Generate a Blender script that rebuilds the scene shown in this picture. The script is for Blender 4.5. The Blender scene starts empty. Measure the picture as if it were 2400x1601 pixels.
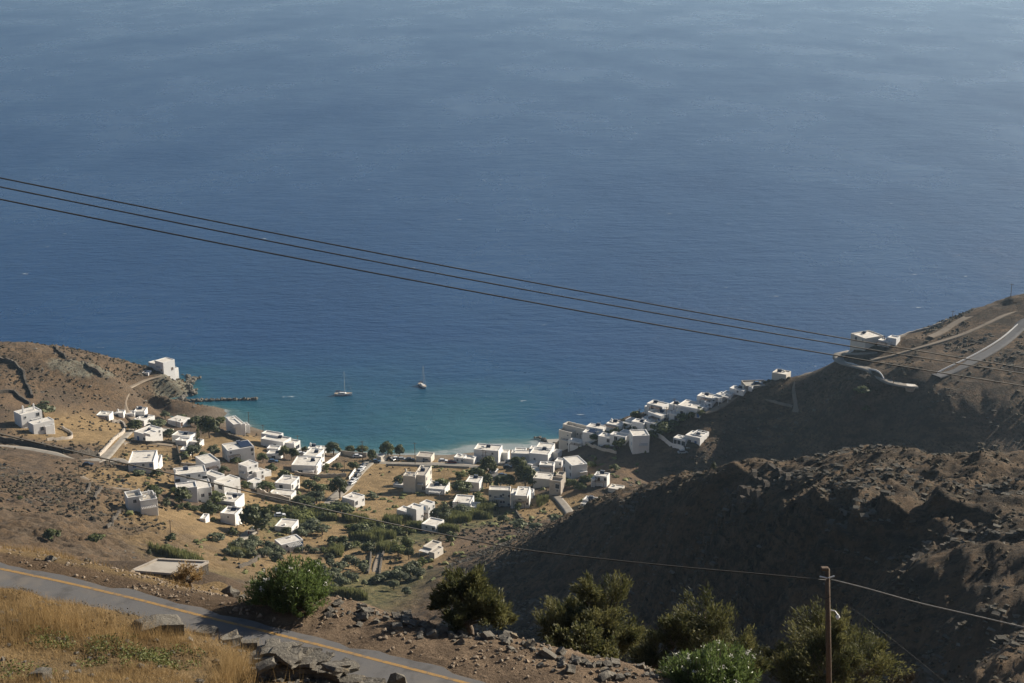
import bpy, bmesh, math, random
import numpy as np
from mathutils import Vector, Matrix
rng = np.random.default_rng(7)
random.seed(7)
C = bpy.context.scene.collection
SC = bpy.context.scene

# ------------------------------------------------------------------ camera, sky, sun, exposure
H = 230.0
PITCH = math.radians(16.5)
FPX = 2400 * 50 / 36.0
cam = bpy.data.cameras.new('camera'); cam.lens = 50; cam.sensor_width = 36
cam.clip_start = 0.5; cam.clip_end = 200000
co = bpy.data.objects.new('camera', cam); C.objects.link(co)
co.location = (0, 0, H); co.rotation_euler = (math.pi/2 - PITCH, 0, 0)
SC.camera = co
SUN_EL = math.radians(26.0)
SUN_AZ = math.radians(33.0)       # angle from +X towards +Y
sun_to = Vector((math.cos(SUN_EL)*math.cos(SUN_AZ), math.cos(SUN_EL)*math.sin(SUN_AZ), math.sin(SUN_EL)))
W = bpy.data.worlds.new('World'); SC.world = W; W.use_nodes = True
nt = W.node_tree; nt.nodes.clear()
bg = nt.nodes.new('ShaderNodeBackground'); out = nt.nodes.new('ShaderNodeOutputWorld')
sky = nt.nodes.new('ShaderNodeTexSky'); sky.sky_type = 'NISHITA'; sky.sun_disc = False
sky.sun_elevation = SUN_EL; sky.sun_rotation = math.pi/2 - SUN_AZ
sky.altitude = 230; sky.air_density = 1.0; sky.dust_density = 1.2; sky.ozone_density = 2.0
bg.inputs['Strength'].default_value = 0.05
nt.links.new(sky.outputs[0], bg.inputs[0]); nt.links.new(bg.outputs[0], out.inputs[0])
sl = bpy.data.lights.new('sun', 'SUN'); sl.energy = 5.0; sl.angle = math.radians(0.53); sl.color = (1.0, 0.9, 0.76)
so = bpy.data.objects.new('sun', sl); C.objects.link(so)
so.rotation_euler = sun_to.to_track_quat('Z', 'Y').to_euler(); so.location = (300, 200, 500)
SC.view_settings.view_transform = 'Standard'; SC.view_settings.look = 'None'
SC.view_settings.exposure = 0.74; SC.view_settings.gamma = 1.0
SC.cycles.use_denoising = True
SC.cycles.max_bounces = 5; SC.cycles.diffuse_bounces = 2; SC.cycles.glossy_bounces = 2
SC.cycles.transparent_max_bounces = 8; SC.cycles.volume_bounces = 0
SC.cycles.caustics_reflective = False; SC.cycles.caustics_refractive = False

# ------------------------------------------------------------------ helpers: rays, noise
cp, sp = math.cos(PITCH), math.sin(PITCH)
def ray(u, v):
    """direction of a sight line as (a, t): x = a*Y, z = H - t*Y"""
    dx = (np.asarray(u, float) - 1200) / FPX; dy = (800.5 - np.asarray(v, float)) / FPX
    fy = cp + dy*sp
    return dx/fy, (sp - dy*cp)/fy
def scale_at(p):                      # pixels of the 2400 wide photograph per metre
    d = p[1]*cp + (H - p[2])*sp
    return FPX / d
def hash2(ix, iy, s):
    h = (ix.astype(np.int64)*374761393 + iy.astype(np.int64)*668265263 + s*1442695041) & 0xFFFFFFFF
    h = ((h ^ (h >> 13)) * 1274126177) & 0xFFFFFFFF
    return ((h ^ (h >> 16)) & 0xFFFF) / 65535.0
def vnoise(x, y, s=0):
    ix = np.floor(x); iy = np.floor(y); fx = x-ix; fy = y-iy
    fx = fx*fx*fx*(fx*(fx*6-15)+10); fy = fy*fy*fy*(fy*(fy*6-15)+10)
    ix = ix.astype(np.int64); iy = iy.astype(np.int64)
    a = hash2(ix, iy, s); b = hash2(ix+1, iy, s); c = hash2(ix, iy+1, s); d = hash2(ix+1, iy+1, s)
    return (a + (b-a)*fx + (c-a)*fy + (a-b-c+d)*fx*fy)*2-1
def fbm(x, y, wl, octs, s=0, gain=0.5, ridge=False):
    r = np.zeros_like(x); amp = 1.0
    for k in range(octs):
        c, sn = math.cos(0.7*k), math.sin(0.7*k)
        n = vnoise((x*c - y*sn)/wl + 13.7*k, (x*sn + y*c)/wl - 7.1*k, s+k)
        if ridge: n = 1 - 2*np.abs(n)
        r += amp*n; amp *= gain; wl *= 0.5
    return r
def sstep(a, b, x):
    t = np.clip((x-a)/(b-a), 0, 1); return t*t*(3-2*t)

# ------------------------------------------------------------------ terrain: control points and thin plate surface
# ('z', u, v, z): a point seen at (u, v) whose height is z.  ('y', u, v, Y): seen at (u, v) at distance Y.  ('h', u, Y, z): hidden ground.
TZ = [
 # shore of the bay, sea bed
 (445,900,0),(452,915,0),(430,930,0),(392,940,0),(366,957,0),(372,975,0),(440,985,0),(510,985,0),(584,1000,0),(640,1016,0),(690,1049,0),
 (760,1060,0),(850,1064,0),(950,1066,0),(1050,1066,0),(1120,1060,0),(1200,1056,0),(1265,1046,0),(1300,1034,0),
 (900,1000,-2),(700,1000,-2.5),(500,950,-2.5),(1150,1000,-2.5),(900,940,-4),(600,930,-4),(1250,980,-4),(900,860,-9),(550,870,-8),(1300,900,-8),(480,880,-4),
 # village floor
 (900,1092,3.5),(900,1150,9),(900,1200,15),(900,1250,22),(880,1300,30),(880,1350,38),(880,1402,46),(700,1082,6),(700,1140,12),(700,1200,18),
 (1050,1092,3.5),(1150,1092,4),(1050,1150,9),(1150,1180,12),(1100,1230,18),(1250,1130,9),(1250,1085,4),(1300,1190,16),(1000,1300,32),(1150,1240,24),(1040,1200,14),
 (650,1290,30),(760,1270,26),(800,1340,37),(560,1320,45),(500,1250,36),
 # left village and slope
 (240,1072,22),(0,1042,30),(0,960,27),(0,900,30),(0,850,34),(0,796,36),(150,821,28),(250,838,21),(332,852,14),(385,876,10),(428,884,4),
 (300,900,17),(300,955,12),(200,900,23),(200,960,17),(100,1000,22),(310,988,8),(400,1010,6),(340,1040,14),(440,1042,9),(480,1010,6),(560,1022,6),(560,1080,14),(640,1055,6),
 (450,1110,22),(500,1180,26),(340,1104,28),(330,1190,40),(150,1150,45),(0,1100,42),(0,1200,62),(0,1282,82),(300,1292,62),(150,1250,66),(420,1200,34),(400,955,2.5),(420,905,5),(380,925,6),
 # right village slope and far hill
 (1290,1062,3),(1330,1050,7),(1400,1040,15),(1340,1130,14),(1410,1140,18),(1480,1065,18),(1500,1012,22),(1560,992,26),(1650,972,31),(1620,1045,24),
 (1440,990,18),(1560,957,25),(1380,1008,10),(1700,925,36),(1760,905,40),(1830,890,43),(1960,845,52),(2000,815,58),

 (1850,900,42),(1850,950,36),(1850,1000,30),(1850,1072,20),(1700,1000,28),(1700,1085,17),(1550,1070,18),(1550,1122,13),(1470,1115,16),
]
TY = [
 (2000,850,556),(2000,900,541),(2000,950,533),(2000,1050,527),(2100,850,550),(2100,905,533),
 (2100,795,575),(2200,756,582),(2270,725,590),(2400,690,600),(2400,750,575),(2400,850,543),(2400,950,524),(2400,1030,514),(2200,800,562),(2200,850,544),(2200,900,530),(2200,950,520),(2200,1040,511),
 # near ridge: crest
 (2400,1054,250),(2240,1080,262),(2050,1058,266),(1960,1067,275),(1820,1084,288),(1700,1099,300),(1600,1122,318),(1500,1152,336),(1400,1180,360),(1330,1220,380),(1200,1272,405),(1080,1322,409),
 # its flank towards the gully
 (1700,1145,286),(1700,1200,270),(1700,1240,261),(1700,1310,255),(1700,1380,250),(1700,1450,246),(1500,1171,328),(1500,1205,316),(1500,1280,308),(1500,1380,299),(1500,1460,292),
 (1600,1150,305),(1600,1188,290),(1600,1260,284),(1600,1350,277),(1600,1450,270),(1400,1200,352),(1400,1240,343),(1400,1330,331),
 (1300,1300,352),(1300,1400,328),(1300,1440,320),(1150,1330,370),(1150,1400,347),(1150,1430,340),(1020,1380,374),(1000,1335,402),
 (1800,1150,268),(1800,1210,252),(1800,1260,242),(1800,1330,237),(1800,1400,233),(1800,1450,231),
 (1900,1150,252),(1900,1230,234),(1900,1290,224),(1900,1360,219),(1900,1450,214),(1900,1540,209),
 (2100,1150,236),(2100,1250,217),(2100,1350,203),(2100,1450,193),(2100,1540,187),(2300,1150,231),(2300,1250,209),(2300,1350,193),(2300,1450,180),
 (2200,1480,186),(2200,1560,179),(2300,1560,168),(2200,1620,173),
 # near side bank with the dry grass
 (0,1422,29.8),(120,1444,29.4),(300,1484,28.8),(440,1512,28.3),(520,1526,28),(620,1552,27),(760,1585,26.3),(860,1620,25.8),(960,1650,25.2),
 (0,1480,26),(0,1600,22),(250,1500,25.5),(400,1601,22.5),(550,1570,24.8),(700,1640,22.5),
 # far shoulder of the road and brink of the foreground shelf
 (0,1300,46.5),(80,1304,46.5),(0,1302,51),(150,1308,48.5),(250,1332,48),(310,1358,46.5),(430,1380,45),(520,1360,62),(570,1392,47.5),(640,1410,40.4),(720,1404,40.5),(780,1406,40.3),(840,1418,40.0),(960,1450,39.2),(1085,1476,38.6),(1250,1504,38.2),(1400,1539,37.6),(1550,1574,36.8),
]
ROADZ = 210.0
YEL = [(-300,1268),(0,1333),(161,1367),(327,1406),(488,1447.5),(595,1473),(772,1518),(942,1562),(1092,1601),(1300,1657)]
TH = [ # hidden ground (u, Y, z)
 (0,700,12),(0,745,-6),(150,705,10),(150,745,-6),(250,712,6),(332,718,0),(332,745,-6),(0,800,-15),(300,800,-15),(410,715,-3),
 (1560,612,2),(1440,608,0),(1380,610,-1),(1700,600,12),(1700,625,-2),(1830,605,18),(1830,640,-3),(1960,605,25),(1960,660,-4),(2100,615,36),(2100,690,-5),(2270,635,42),(2270,720,-5),(2400,645,48),(2400,740,-5),
 (1560,640,-5),(1300,650,-6),(1800,720,-14),(2300,800,-15),(900,1000,-30),(0,1000,-30),(2400,1000,-30),(1500,1000,-30),(1500,780,-15),
 (1700,480,22),(2000,470,34),(2300,430,52),(2400,380,75),(1500,470,26),(1360,470,25),(1700,360,80),(2050,330,95),(1500,400,62),(2300,310,98),(1250,455,27),
 (0,65,195.5),(200,66,194.5),(0,82,186.5),(200,82,186),(330,62,198),(330,80,188),(200,110,171),(600,55,199),(600,75,186),(460,60,200),
 (0,100,178),(0,200,128),(0,270,98),(400,90,183),(380,128,164.9),(440,126,165.2),(490,128,164.9),(505,136,164.2),(430,116,169.6),(400,220,116),(400,300,80),(800,60,194),(800,120,156),(800,220,98),(800,320,60),(1200,60,192),(1200,120,142),(1200,220,90),
 (1600,60,192),(1600,120,138),(1600,200,98),(2100,100,152),(2100,150,128),(2400,100,160),(2400,150,142),(1950,55,195),(1600,48,202),(2400,55,196),
 (1000,300,62),(1200,300,68),(1600,336,90),(1700,318,98),(1820,306,104),(1960,293,110),(2050,284,115),(1820,330,94),(1960,325,97),
 (840,44,205.5),(960,43,205.5),(1085,42.5,205.5),(1250,42,205),(1400,41.5,205),(1550,41,205),(720,45,205.5),(640,45,206),
 (1200,3,227.6),(0,12,221.5),(800,12,221),(1200,12,219.5),(1200,25,213.5),(2000,12,219),(2000,25,211.5),(2400,25,212),(2000,36,207.5),(2400,38,206.5),(1100,25,214),
 (0,5,226),(2400,5,226),
]
pts = []
def addp(a, Y, t): pts.append((a, Y, t))
for u, v, z in TZ:
    a, t = ray(u, v); addp(a, (H-z)/t, t)
for u, v, Y in TY:
    a, t = ray(u, v); addp(a, Y, t)
for u, Y, z in TH:
    a, _ = ray(u, 1250); addp(a, Y, (H-z)/Y)
YL = []
for u, v in YEL:
    a, t = ray(u, v); Y = (H-ROADZ)/t; YL.append((a*Y, Y))
YL = np.array(YL)
ROAD_DIR = (YL[-1]-YL[0]); ROAD_DIR /= np.linalg.norm(ROAD_DIR)
ROAD_N = np.array((ROAD_DIR[1], -ROAD_DIR[0]));  ROAD_N = ROAD_N if ROAD_N[1] < 0 else -ROAD_N   # towards the camera
ROAD_W = 5.4
for k in range(len(YL)):
    for off in (-0.5, 1.2, 3.2, ROAD_W+0.1):
        q = YL[k] + ROAD_N*off; addp(q[0]/q[1], q[1], (H-ROADZ)/q[1])
base = list(pts)
for a, Y, t in base:                       # carry the land on beyond the frame
    if a < -0.36: addp(a-0.16, Y, t); addp(a-0.4, Y, t)
    if a > 0.36: addp(a+0.16, Y, t*0.985); addp(a+0.4, Y, t*0.94)
P = np.array(pts)
KY = 1.6
def warp(a, Y): return np.stack([a*1.0, np.log(np.maximum(Y, 1.0))*KY], -1)
def tps_k(r2): return 0.5*r2*np.log(r2 + 1e-12)
PX = warp(P[:,0], P[:,1]); n = len(PX)
d2 = ((PX[:,None]-PX[None])**2).sum(-1)
A = np.zeros((n+3, n+3)); A[:n,:n] = tps_k(d2) + np.eye(n)*2e-5
A[:n,n] = 1; A[:n,n+1:] = PX; A[n,:n] = 1; A[n+1:,:n] = PX.T
TW = np.linalg.solve(A, np.concatenate([P[:,2], np.zeros(3)]))
def t_smooth(a, Y):
    q = warp(np.asarray(a, float).ravel(), np.asarray(Y, float).ravel()); r = np.empty(len(q))
    for i in range(0, len(q), 20000):
        b = q[i:i+20000]
        dd = (b[:,0:1]-PX[None,:,0])**2 + (b[:,1:2]-PX[None,:,1])**2
        r[i:i+20000] = tps_k(dd) @ TW[:n] + TW[n] + b @ TW[n+1:]
    return r.reshape(np.shape(a))
def z_smooth(x, y):
    x = np.asarray(x, float); y = np.maximum(np.asarray(y, float), 1.0)
    return H - y*t_smooth(x/y, y)
YS = np.exp(np.linspace(math.log(15), math.log(1000), 700))
def hit(u, v, ymin=0):
    """where the sight line through (u, v) meets the smooth ground"""
    a, t = ray(u, v)
    if ymin >= 400 and t_smooth(np.array([a]), np.array([600.0]))[0] > t:
        for k in range(12):                     # a sight line that just clears the brow: take the brow itself
            if (t_smooth(np.full(60, a), np.linspace(520, 640, 60)) <= t).any(): break
            v += 3; a, t = ray(u, v)
    ys = YS[YS > ymin]
    tt = t_smooth(np.full(len(ys), a), ys)
    ok = np.nonzero(tt <= t)[0]
    if len(ok) == 0 or H - t*ys[ok[0]] < 0: Y = H/t
    else:
        k = ok[0]
        if k > 0:
            f = (tt[k-1]-t)/(tt[k-1]-tt[k]+1e-9); Y = ys[k-1]+(ys[k]-ys[k-1])*f
        else: Y = ys[0]
    return np.array([a*Y, Y, H - t*Y])

# ------------------------------------------------------------------ mesh helpers
def mesh_np(name, V, F, mats=(), tint=None, smooth=False, mi=None, attrs=None):
    me = bpy.data.meshes.new(name)
    V = np.asarray(V, np.float32); F = np.asarray(F, np.int32); k = F.shape[1]
    me.vertices.add(len(V)); me.vertices.foreach_set('co', V.ravel())
    me.loops.add(F.size); me.loops.foreach_set('vertex_index', F.ravel())
    me.polygons.add(len(F)); me.polygons.foreach_set('loop_start', np.arange(0, F.size, k, dtype=np.int32))
    if mi is not None: me.polygons.foreach_set('material_index', np.asarray(mi, np.int32))
    me.polygons.foreach_set('use_smooth', np.full(len(F), smooth))
    for m in mats: me.materials.append(m)
    if tint is not None:
        at = me.attributes.new('tint', 'FLOAT', 'POINT'); at.data.foreach_set('value', np.asarray(tint, np.float32))
    for kk, vv in (attrs or {}).items():
        at = me.attributes.new(kk, 'FLOAT', 'POINT'); at.data.foreach_set('value', np.asarray(vv, np.float32))
    me.update(calc_edges=True); return me
class MB:
    def __init__(s): s.V = []; s.F = []; s.M = []
    def box(s, x0, x1, y0, y1, z0, z1, m=0):
        b = len(s.V)
        s.V += [(x0,y0,z0),(x1,y0,z0),(x1,y1,z0),(x0,y1,z0),(x0,y0,z1),(x1,y0,z1),(x1,y1,z1),(x0,y1,z1)]
        for f in ((0,3,2,1),(4,5,6,7),(0,1,5,4),(1,2,6,5),(2,3,7,6),(3,0,4,7)): s.F.append([b+i for i in f]); s.M.append(m)
        return s
    def prism(s, prof, x0, x1, m=0, axis='x'):
        """closed profile of (p, q) points swept along an axis"""
        b = len(s.V); k = len(prof)
        for e in (x0, x1):
            for p, q in prof: s.V.append((e, p, q) if axis == 'x' else ((p, e, q) if axis == 'y' else (p, q, e)))
        for i in range(k): s.F.append([b+i, b+(i+1)%k, b+k+(i+1)%k, b+k+i]); s.M.append(m)
        s.F.append([b+i for i in range(k)][::-1]); s.M.append(m); s.F.append([b+k+i for i in range(k)]); s.M.append(m)
        return s
    def tube(s, pts, rad, sides=6, m=0, cap=True):
        pts = [Vector(p) for p in pts]; n = len(pts); rad = rad if hasattr(rad, '__len__') else [rad]*n
        b = len(s.V)
        for i, p in enumerate(pts):
            d = (pts[min(i+1, n-1)] - pts[max(i-1, 0)]).normalized()
            q = Vector((0,0,1)) if abs(d.z) < 0.9 else Vector((1,0,0))
            e1 = d.cross(q).normalized(); e2 = d.cross(e1)
            for j in range(sides):
                an = 2*math.pi*j/sides; s.V.append(tuple(p + (e1*math.cos(an)+e2*math.sin(an))*rad[i]))
        for i in range(n-1):
            for j in range(sides):
                s.F.append([b+i*sides+j, b+i*sides+(j+1)%sides, b+(i+1)*sides+(j+1)%sides, b+(i+1)*sides+j]); s.M.append(m)
        if cap:
            s.F.append([b+j for j in range(sides)][::-1]); s.M.append(m); s.F.append([b+(n-1)*sides+j for j in range(sides)]); s.M.append(m)
        return s
    def mesh(s, name, mats, smooth=False, bevel=0):
        me = bpy.data.meshes.new(name); me.from_pydata(s.V, [], s.F)
        for m in mats: me.materials.append(m)
        me.polygons.foreach_set('material_index', s.M)
        if bevel or True:
            bm = bmesh.new(); bm.from_mesh(me)
            bmesh.ops.recalc_face_normals(bm, faces=bm.faces)
            if bevel: bmesh.ops.bevel(bm, geom=list(bm.edges), offset=bevel, segments=1, affect='EDGES', profile=0.5)
            bm.to_mesh(me); bm.free()
        if smooth: me.polygons.foreach_set('use_smooth', [True]*len(me.polygons))
        me.update(); return me
def link(name, me, parent=None, loc=None, rz=None, scale=None):
    o = bpy.data.objects.new(name, me); C.objects.link(o)
    if parent: o.parent = parent
    if loc is not None: o.location = loc
    if rz is not None: o.rotation_euler = (0, 0, rz)
    if scale is not None: o.scale = scale
    return o
def tag(o, label, cat, group=None):
    o['label'] = label; o['category'] = cat
    if group: o['group'] = group
    return o
def thing(name, label, cat, loc=(0,0,0), rz=0, group=None):
    return tag(link(name, None, None, loc, rz), label, cat, group)
def kind(o, k, label=None):
    o['kind'] = k
    if label: o['label'] = label
    return o

# ------------------------------------------------------------------ materials
def mat(name, col, rough=0.8, noise=None, spec=0.3, tintc=None, bump=None, metal=0.0, trans=0.0, objvar=0.0):
    """noise = list of (scale, colour, lo, hi): patches of a second colour; tintc = colour reached at tint 1"""
    m = bpy.data.materials.new(name); m.use_nodes = True; N = m.node_tree.nodes; L = m.node_tree.links
    b = N['Principled BSDF']; b.inputs['Roughness'].default_value = rough; b.inputs['Metallic'].default_value = metal
    b.inputs['Specular IOR Level'].default_value = spec
    cur = None
    def mixc(f, a, bb):
        x = N.new('ShaderNodeMix'); x.data_type = 'RGBA'
        L.new(f, x.inputs[0])
        if a is None: x.inputs[6].default_value = (*col, 1)
        else: L.new(a, x.inputs[6])
        x.inputs[7].default_value = (*bb, 1); return x.outputs[2]
    geo = N.new('ShaderNodeNewGeometry')
    if tintc is not None:
        at = N.new('ShaderNodeAttribute'); at.attribute_name = 'tint'; cur = mixc(at.outputs['Fac'], cur, tintc)
    if objvar:
        oi = N.new('ShaderNodeObjectInfo'); hs = N.new('ShaderNodeHueSaturation')
        mr = N.new('ShaderNodeMapRange'); mr.inputs[3].default_value = 1-objvar; mr.inputs[4].default_value = 1+objvar
        L.new(oi.outputs['Random'], mr.inputs[0]); L.new(mr.outputs[0], hs.inputs['Value'])
        if cur is None: hs.inputs['Color'].default_value = (*col, 1)
        else: L.new(cur, hs.inputs['Color'])
        cur = hs.outputs[0]
    for sc, c2, lo, hi in (noise or []):
        t = N.new('ShaderNodeTexNoise'); t.inputs['Scale'].default_value = sc; t.inputs['Detail'].default_value = 5; t.inputs['Roughness'].default_value = 0.65
        L.new(geo.outputs['Position'], t.inputs['Vector'])
        r = N.new('ShaderNodeMapRange'); r.inputs[1].default_value = lo; r.inputs[2].default_value = hi; r.interpolation_type = 'SMOOTHSTEP'
        L.new(t.outputs['Fac'], r.inputs[0]); cur = mixc(r.outputs[0], cur, c2)
    if cur is None: b.inputs['Base Color'].default_value = (*col, 1)
    else: L.new(cur, b.inputs['Base Color'])
    if bump:
        t = N.new('ShaderNodeTexNoise'); t.inputs['Scale'].default_value = bump[0]; t.inputs['Detail'].default_value = 6; t.inputs['Roughness'].default_value = 0.7
        L.new(geo.outputs['Position'], t.inputs['Vector'])
        bp = N.new('ShaderNodeBump'); bp.inputs['Strength'].default_value = bump[2] if len(bump) > 2 else 1.0; bp.inputs['Distance'].default_value = bump[1]
        L.new(t.outputs['Fac'], bp.inputs['Height']); L.new(bp.outputs[0], b.inputs['Normal'])
    if trans:
        td = N.new('ShaderNodeBsdfTranslucent'); ms = N.new('ShaderNodeMixShader'); ms.inputs[0].default_value = trans
        if cur is None: td.inputs[0].default_value = (*col, 1)
        else: L.new(cur, td.inputs[0])
        L.new(b.outputs[0], ms.inputs[1]); L.new(td.outputs[0], ms.inputs[2]); L.new(ms.outputs[0], N['Material Output'].inputs[0])
    return m
M = {}
M['white'] = mat('whitewash', (0.73,0.72,0.695), 0.85, [(0.9,(0.60,0.57,0.52),0.52,0.78),(4,(0.52,0.49,0.44),0.66,0.85)], bump=(3,0.03,0.5))
M['warm'] = mat('cream_render', (0.60,0.56,0.49), 0.85, [(0.8,(0.50,0.45,0.38),0.5,0.78)], bump=(3,0.03,0.5))
M['beige'] = mat('bare_render', (0.42,0.37,0.31), 0.9, [(0.7,(0.32,0.28,0.23),0.45,0.7)], bump=(3,0.04,0.6))
M['roof'] = mat('roof_screed', (0.64,0.60,0.53), 0.9, [(0.7,(0.44,0.40,0.34),0.45,0.72),(3,(0.66,0.63,0.58),0.58,0.75)])
M['roofdim'] = mat('weathered_roof_screed', (0.42,0.38,0.32), 0.9, [(0.7,(0.33,0.29,0.24),0.42,0.7)])
M['stone'] = mat('dry_stone', (0.125,0.108,0.088), 0.95, [(1.8,(0.07,0.06,0.048),0.42,0.62),(6,(0.20,0.18,0.15),0.58,0.78)], bump=(4,0.2,1.0))
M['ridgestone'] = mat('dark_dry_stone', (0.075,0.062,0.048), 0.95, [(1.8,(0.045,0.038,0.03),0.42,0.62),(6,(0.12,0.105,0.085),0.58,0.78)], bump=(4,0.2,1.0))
M['pane'] = mat('window_glass', (0.022,0.028,0.04), 0.3, spec=0.3)
M['blue'] = mat('blue_paint', (0.05,0.13,0.30), 0.5)
M['brown'] = mat('brown_wood', (0.09,0.05,0.03), 0.6)
M['dark'] = mat('opening_shade_and_dark_rail', (0.05,0.05,0.055), 0.9)  # flat dark panels paint the shade of loggias and doorways; railings are simply dark
M['solar'] = mat('solar_panel', (0.02,0.03,0.06), 0.15, spec=0.6)
M['concrete'] = mat('concrete', (0.34,0.32,0.28), 0.9, [(0.5,(0.25,0.23,0.20),0.45,0.7)])
M['asphalt'] = mat('asphalt', (0.115,0.112,0.110), 0.88, [(70,(0.21,0.205,0.195),0.56,0.72),(1.2,(0.085,0.082,0.080),0.5,0.66),(0.5,(0.15,0.135,0.118),0.48,0.66),(4,(0.17,0.145,0.115),0.62,0.74)], bump=(90,0.006,0.8))
M['yellow'] = mat('yellow_road_paint', (0.35,0.205,0.06), 0.75, [(5,(0.20,0.14,0.08),0.44,0.64),(40,(0.14,0.12,0.10),0.50,0.66)])
M['dirtroad'] = mat('dirt_track', (0.24,0.195,0.145), 0.95, [(0.3,(0.17,0.135,0.10),0.45,0.7)])
M['hillroad'] = mat('worn_asphalt', (0.13,0.127,0.127), 0.85, [(0.3,(0.10,0.097,0.095),0.42,0.7)])
M['paving'] = mat('concrete_road', (0.25,0.225,0.19), 0.9, [(0.3,(0.18,0.16,0.13),0.42,0.7)])
M['wood'] = mat('weathered_pole', (0.125,0.090,0.062), 0.85, [(9,(0.08,0.05,0.03),0.5,0.7)], bump=(20,0.01))
M['trunk'] = mat('tree_bark', (0.13,0.10,0.075), 0.9, [(12,(0.25,0.21,0.17),0.5,0.7)], bump=(25,0.02))
M['cable'] = mat('black_cable', (0.02,0.018,0.015), 0.6)
M['leaf'] = mat('green_leaves', (0.040,0.052,0.018), 0.6, tintc=(0.14,0.155,0.05), trans=0.25, objvar=0.25)
M['olive'] = mat('olive_leaves', (0.058,0.070,0.036), 0.6, tintc=(0.165,0.175,0.09), trans=0.2, objvar=0.2)
M['lime'] = mat('bright_leaves', (0.06,0.075,0.02), 0.6, tintc=(0.17,0.18,0.05), trans=0.3, objvar=0.15)
M['juniper'] = mat('tamarisk_leaves', (0.042,0.050,0.018), 0.65, tintc=(0.175,0.165,0.065), trans=0.4)
M['oleander'] = mat('oleander_leaves', (0.045,0.072,0.020), 0.42, tintc=(0.19,0.25,0.08), trans=0.4, spec=0.5)
M['flower'] = mat('white_petals', (0.75,0.73,0.66), 0.7, trans=0.3)
M['reed'] = mat('cane_leaves', (0.095,0.110,0.038), 0.7, tintc=(0.23,0.23,0.09), trans=0.3)
M['scrub'] = mat('dry_scrub', (0.036,0.031,0.021), 0.9, tintc=(0.10,0.078,0.046), trans=0.1)
M['grass'] = mat('dry_grass', (0.21,0.138,0.06), 0.8, tintc=(0.45,0.315,0.145), trans=0.3)
M['rock'] = mat('schist_rock', (0.16,0.145,0.118), 0.9, [(3.0,(0.11,0.098,0.08),0.42,0.62),(10,(0.26,0.24,0.205),0.55,0.72),(1.5,(0.24,0.19,0.12),0.58,0.72)], bump=(14,0.06,1.0), objvar=0.22)
M['clod'] = mat('earth_clods', (0.22,0.17,0.12), 0.95, [(8,(0.32,0.27,0.21),0.52,0.7)])
M['outcrop'] = mat('olive_grey_outcrop', (0.085,0.078,0.062), 0.95, tintc=(0.16,0.145,0.115), noise=[(1.5,(0.06,0.052,0.042),0.5,0.68)], bump=(5,0.1,1.0))
M['carwhite'] = mat('white_car_paint', (0.62,0.62,0.62), 0.25, spec=0.5)
M['carsilver'] = mat('silver_car_paint', (0.32,0.34,0.36), 0.3, spec=0.5)
M['cardark'] = mat('dark_car_paint', (0.03,0.035,0.045), 0.25, spec=0.5)
M['carred'] = mat('red_car_paint', (0.25,0.03,0.025), 0.3, spec=0.5)
M['carblue'] = mat('blue_car_paint', (0.05,0.09,0.16), 0.3, spec=0.5)
M['tyre'] = mat('tyre_rubber', (0.02,0.02,0.02), 0.9)
M['gel'] = mat('boat_hull', (0.72,0.72,0.70), 0.3, spec=0.5)
M['teak'] = mat('boat_deck', (0.40,0.33,0.25), 0.7)
M['alu'] = mat('aluminium', (0.55,0.56,0.58), 0.35, metal=0.6)
M['navy'] = mat('navy_canvas', (0.02,0.03,0.06), 0.8)
M['skin'] = mat('skin', (0.42,0.26,0.18), 0.6)
M['redcloth'] = mat('red_cloth', (0.35,0.06,0.06), 0.8)
M['greycloth'] = mat('grey_cloth', (0.25,0.25,0.28), 0.8)

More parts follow.
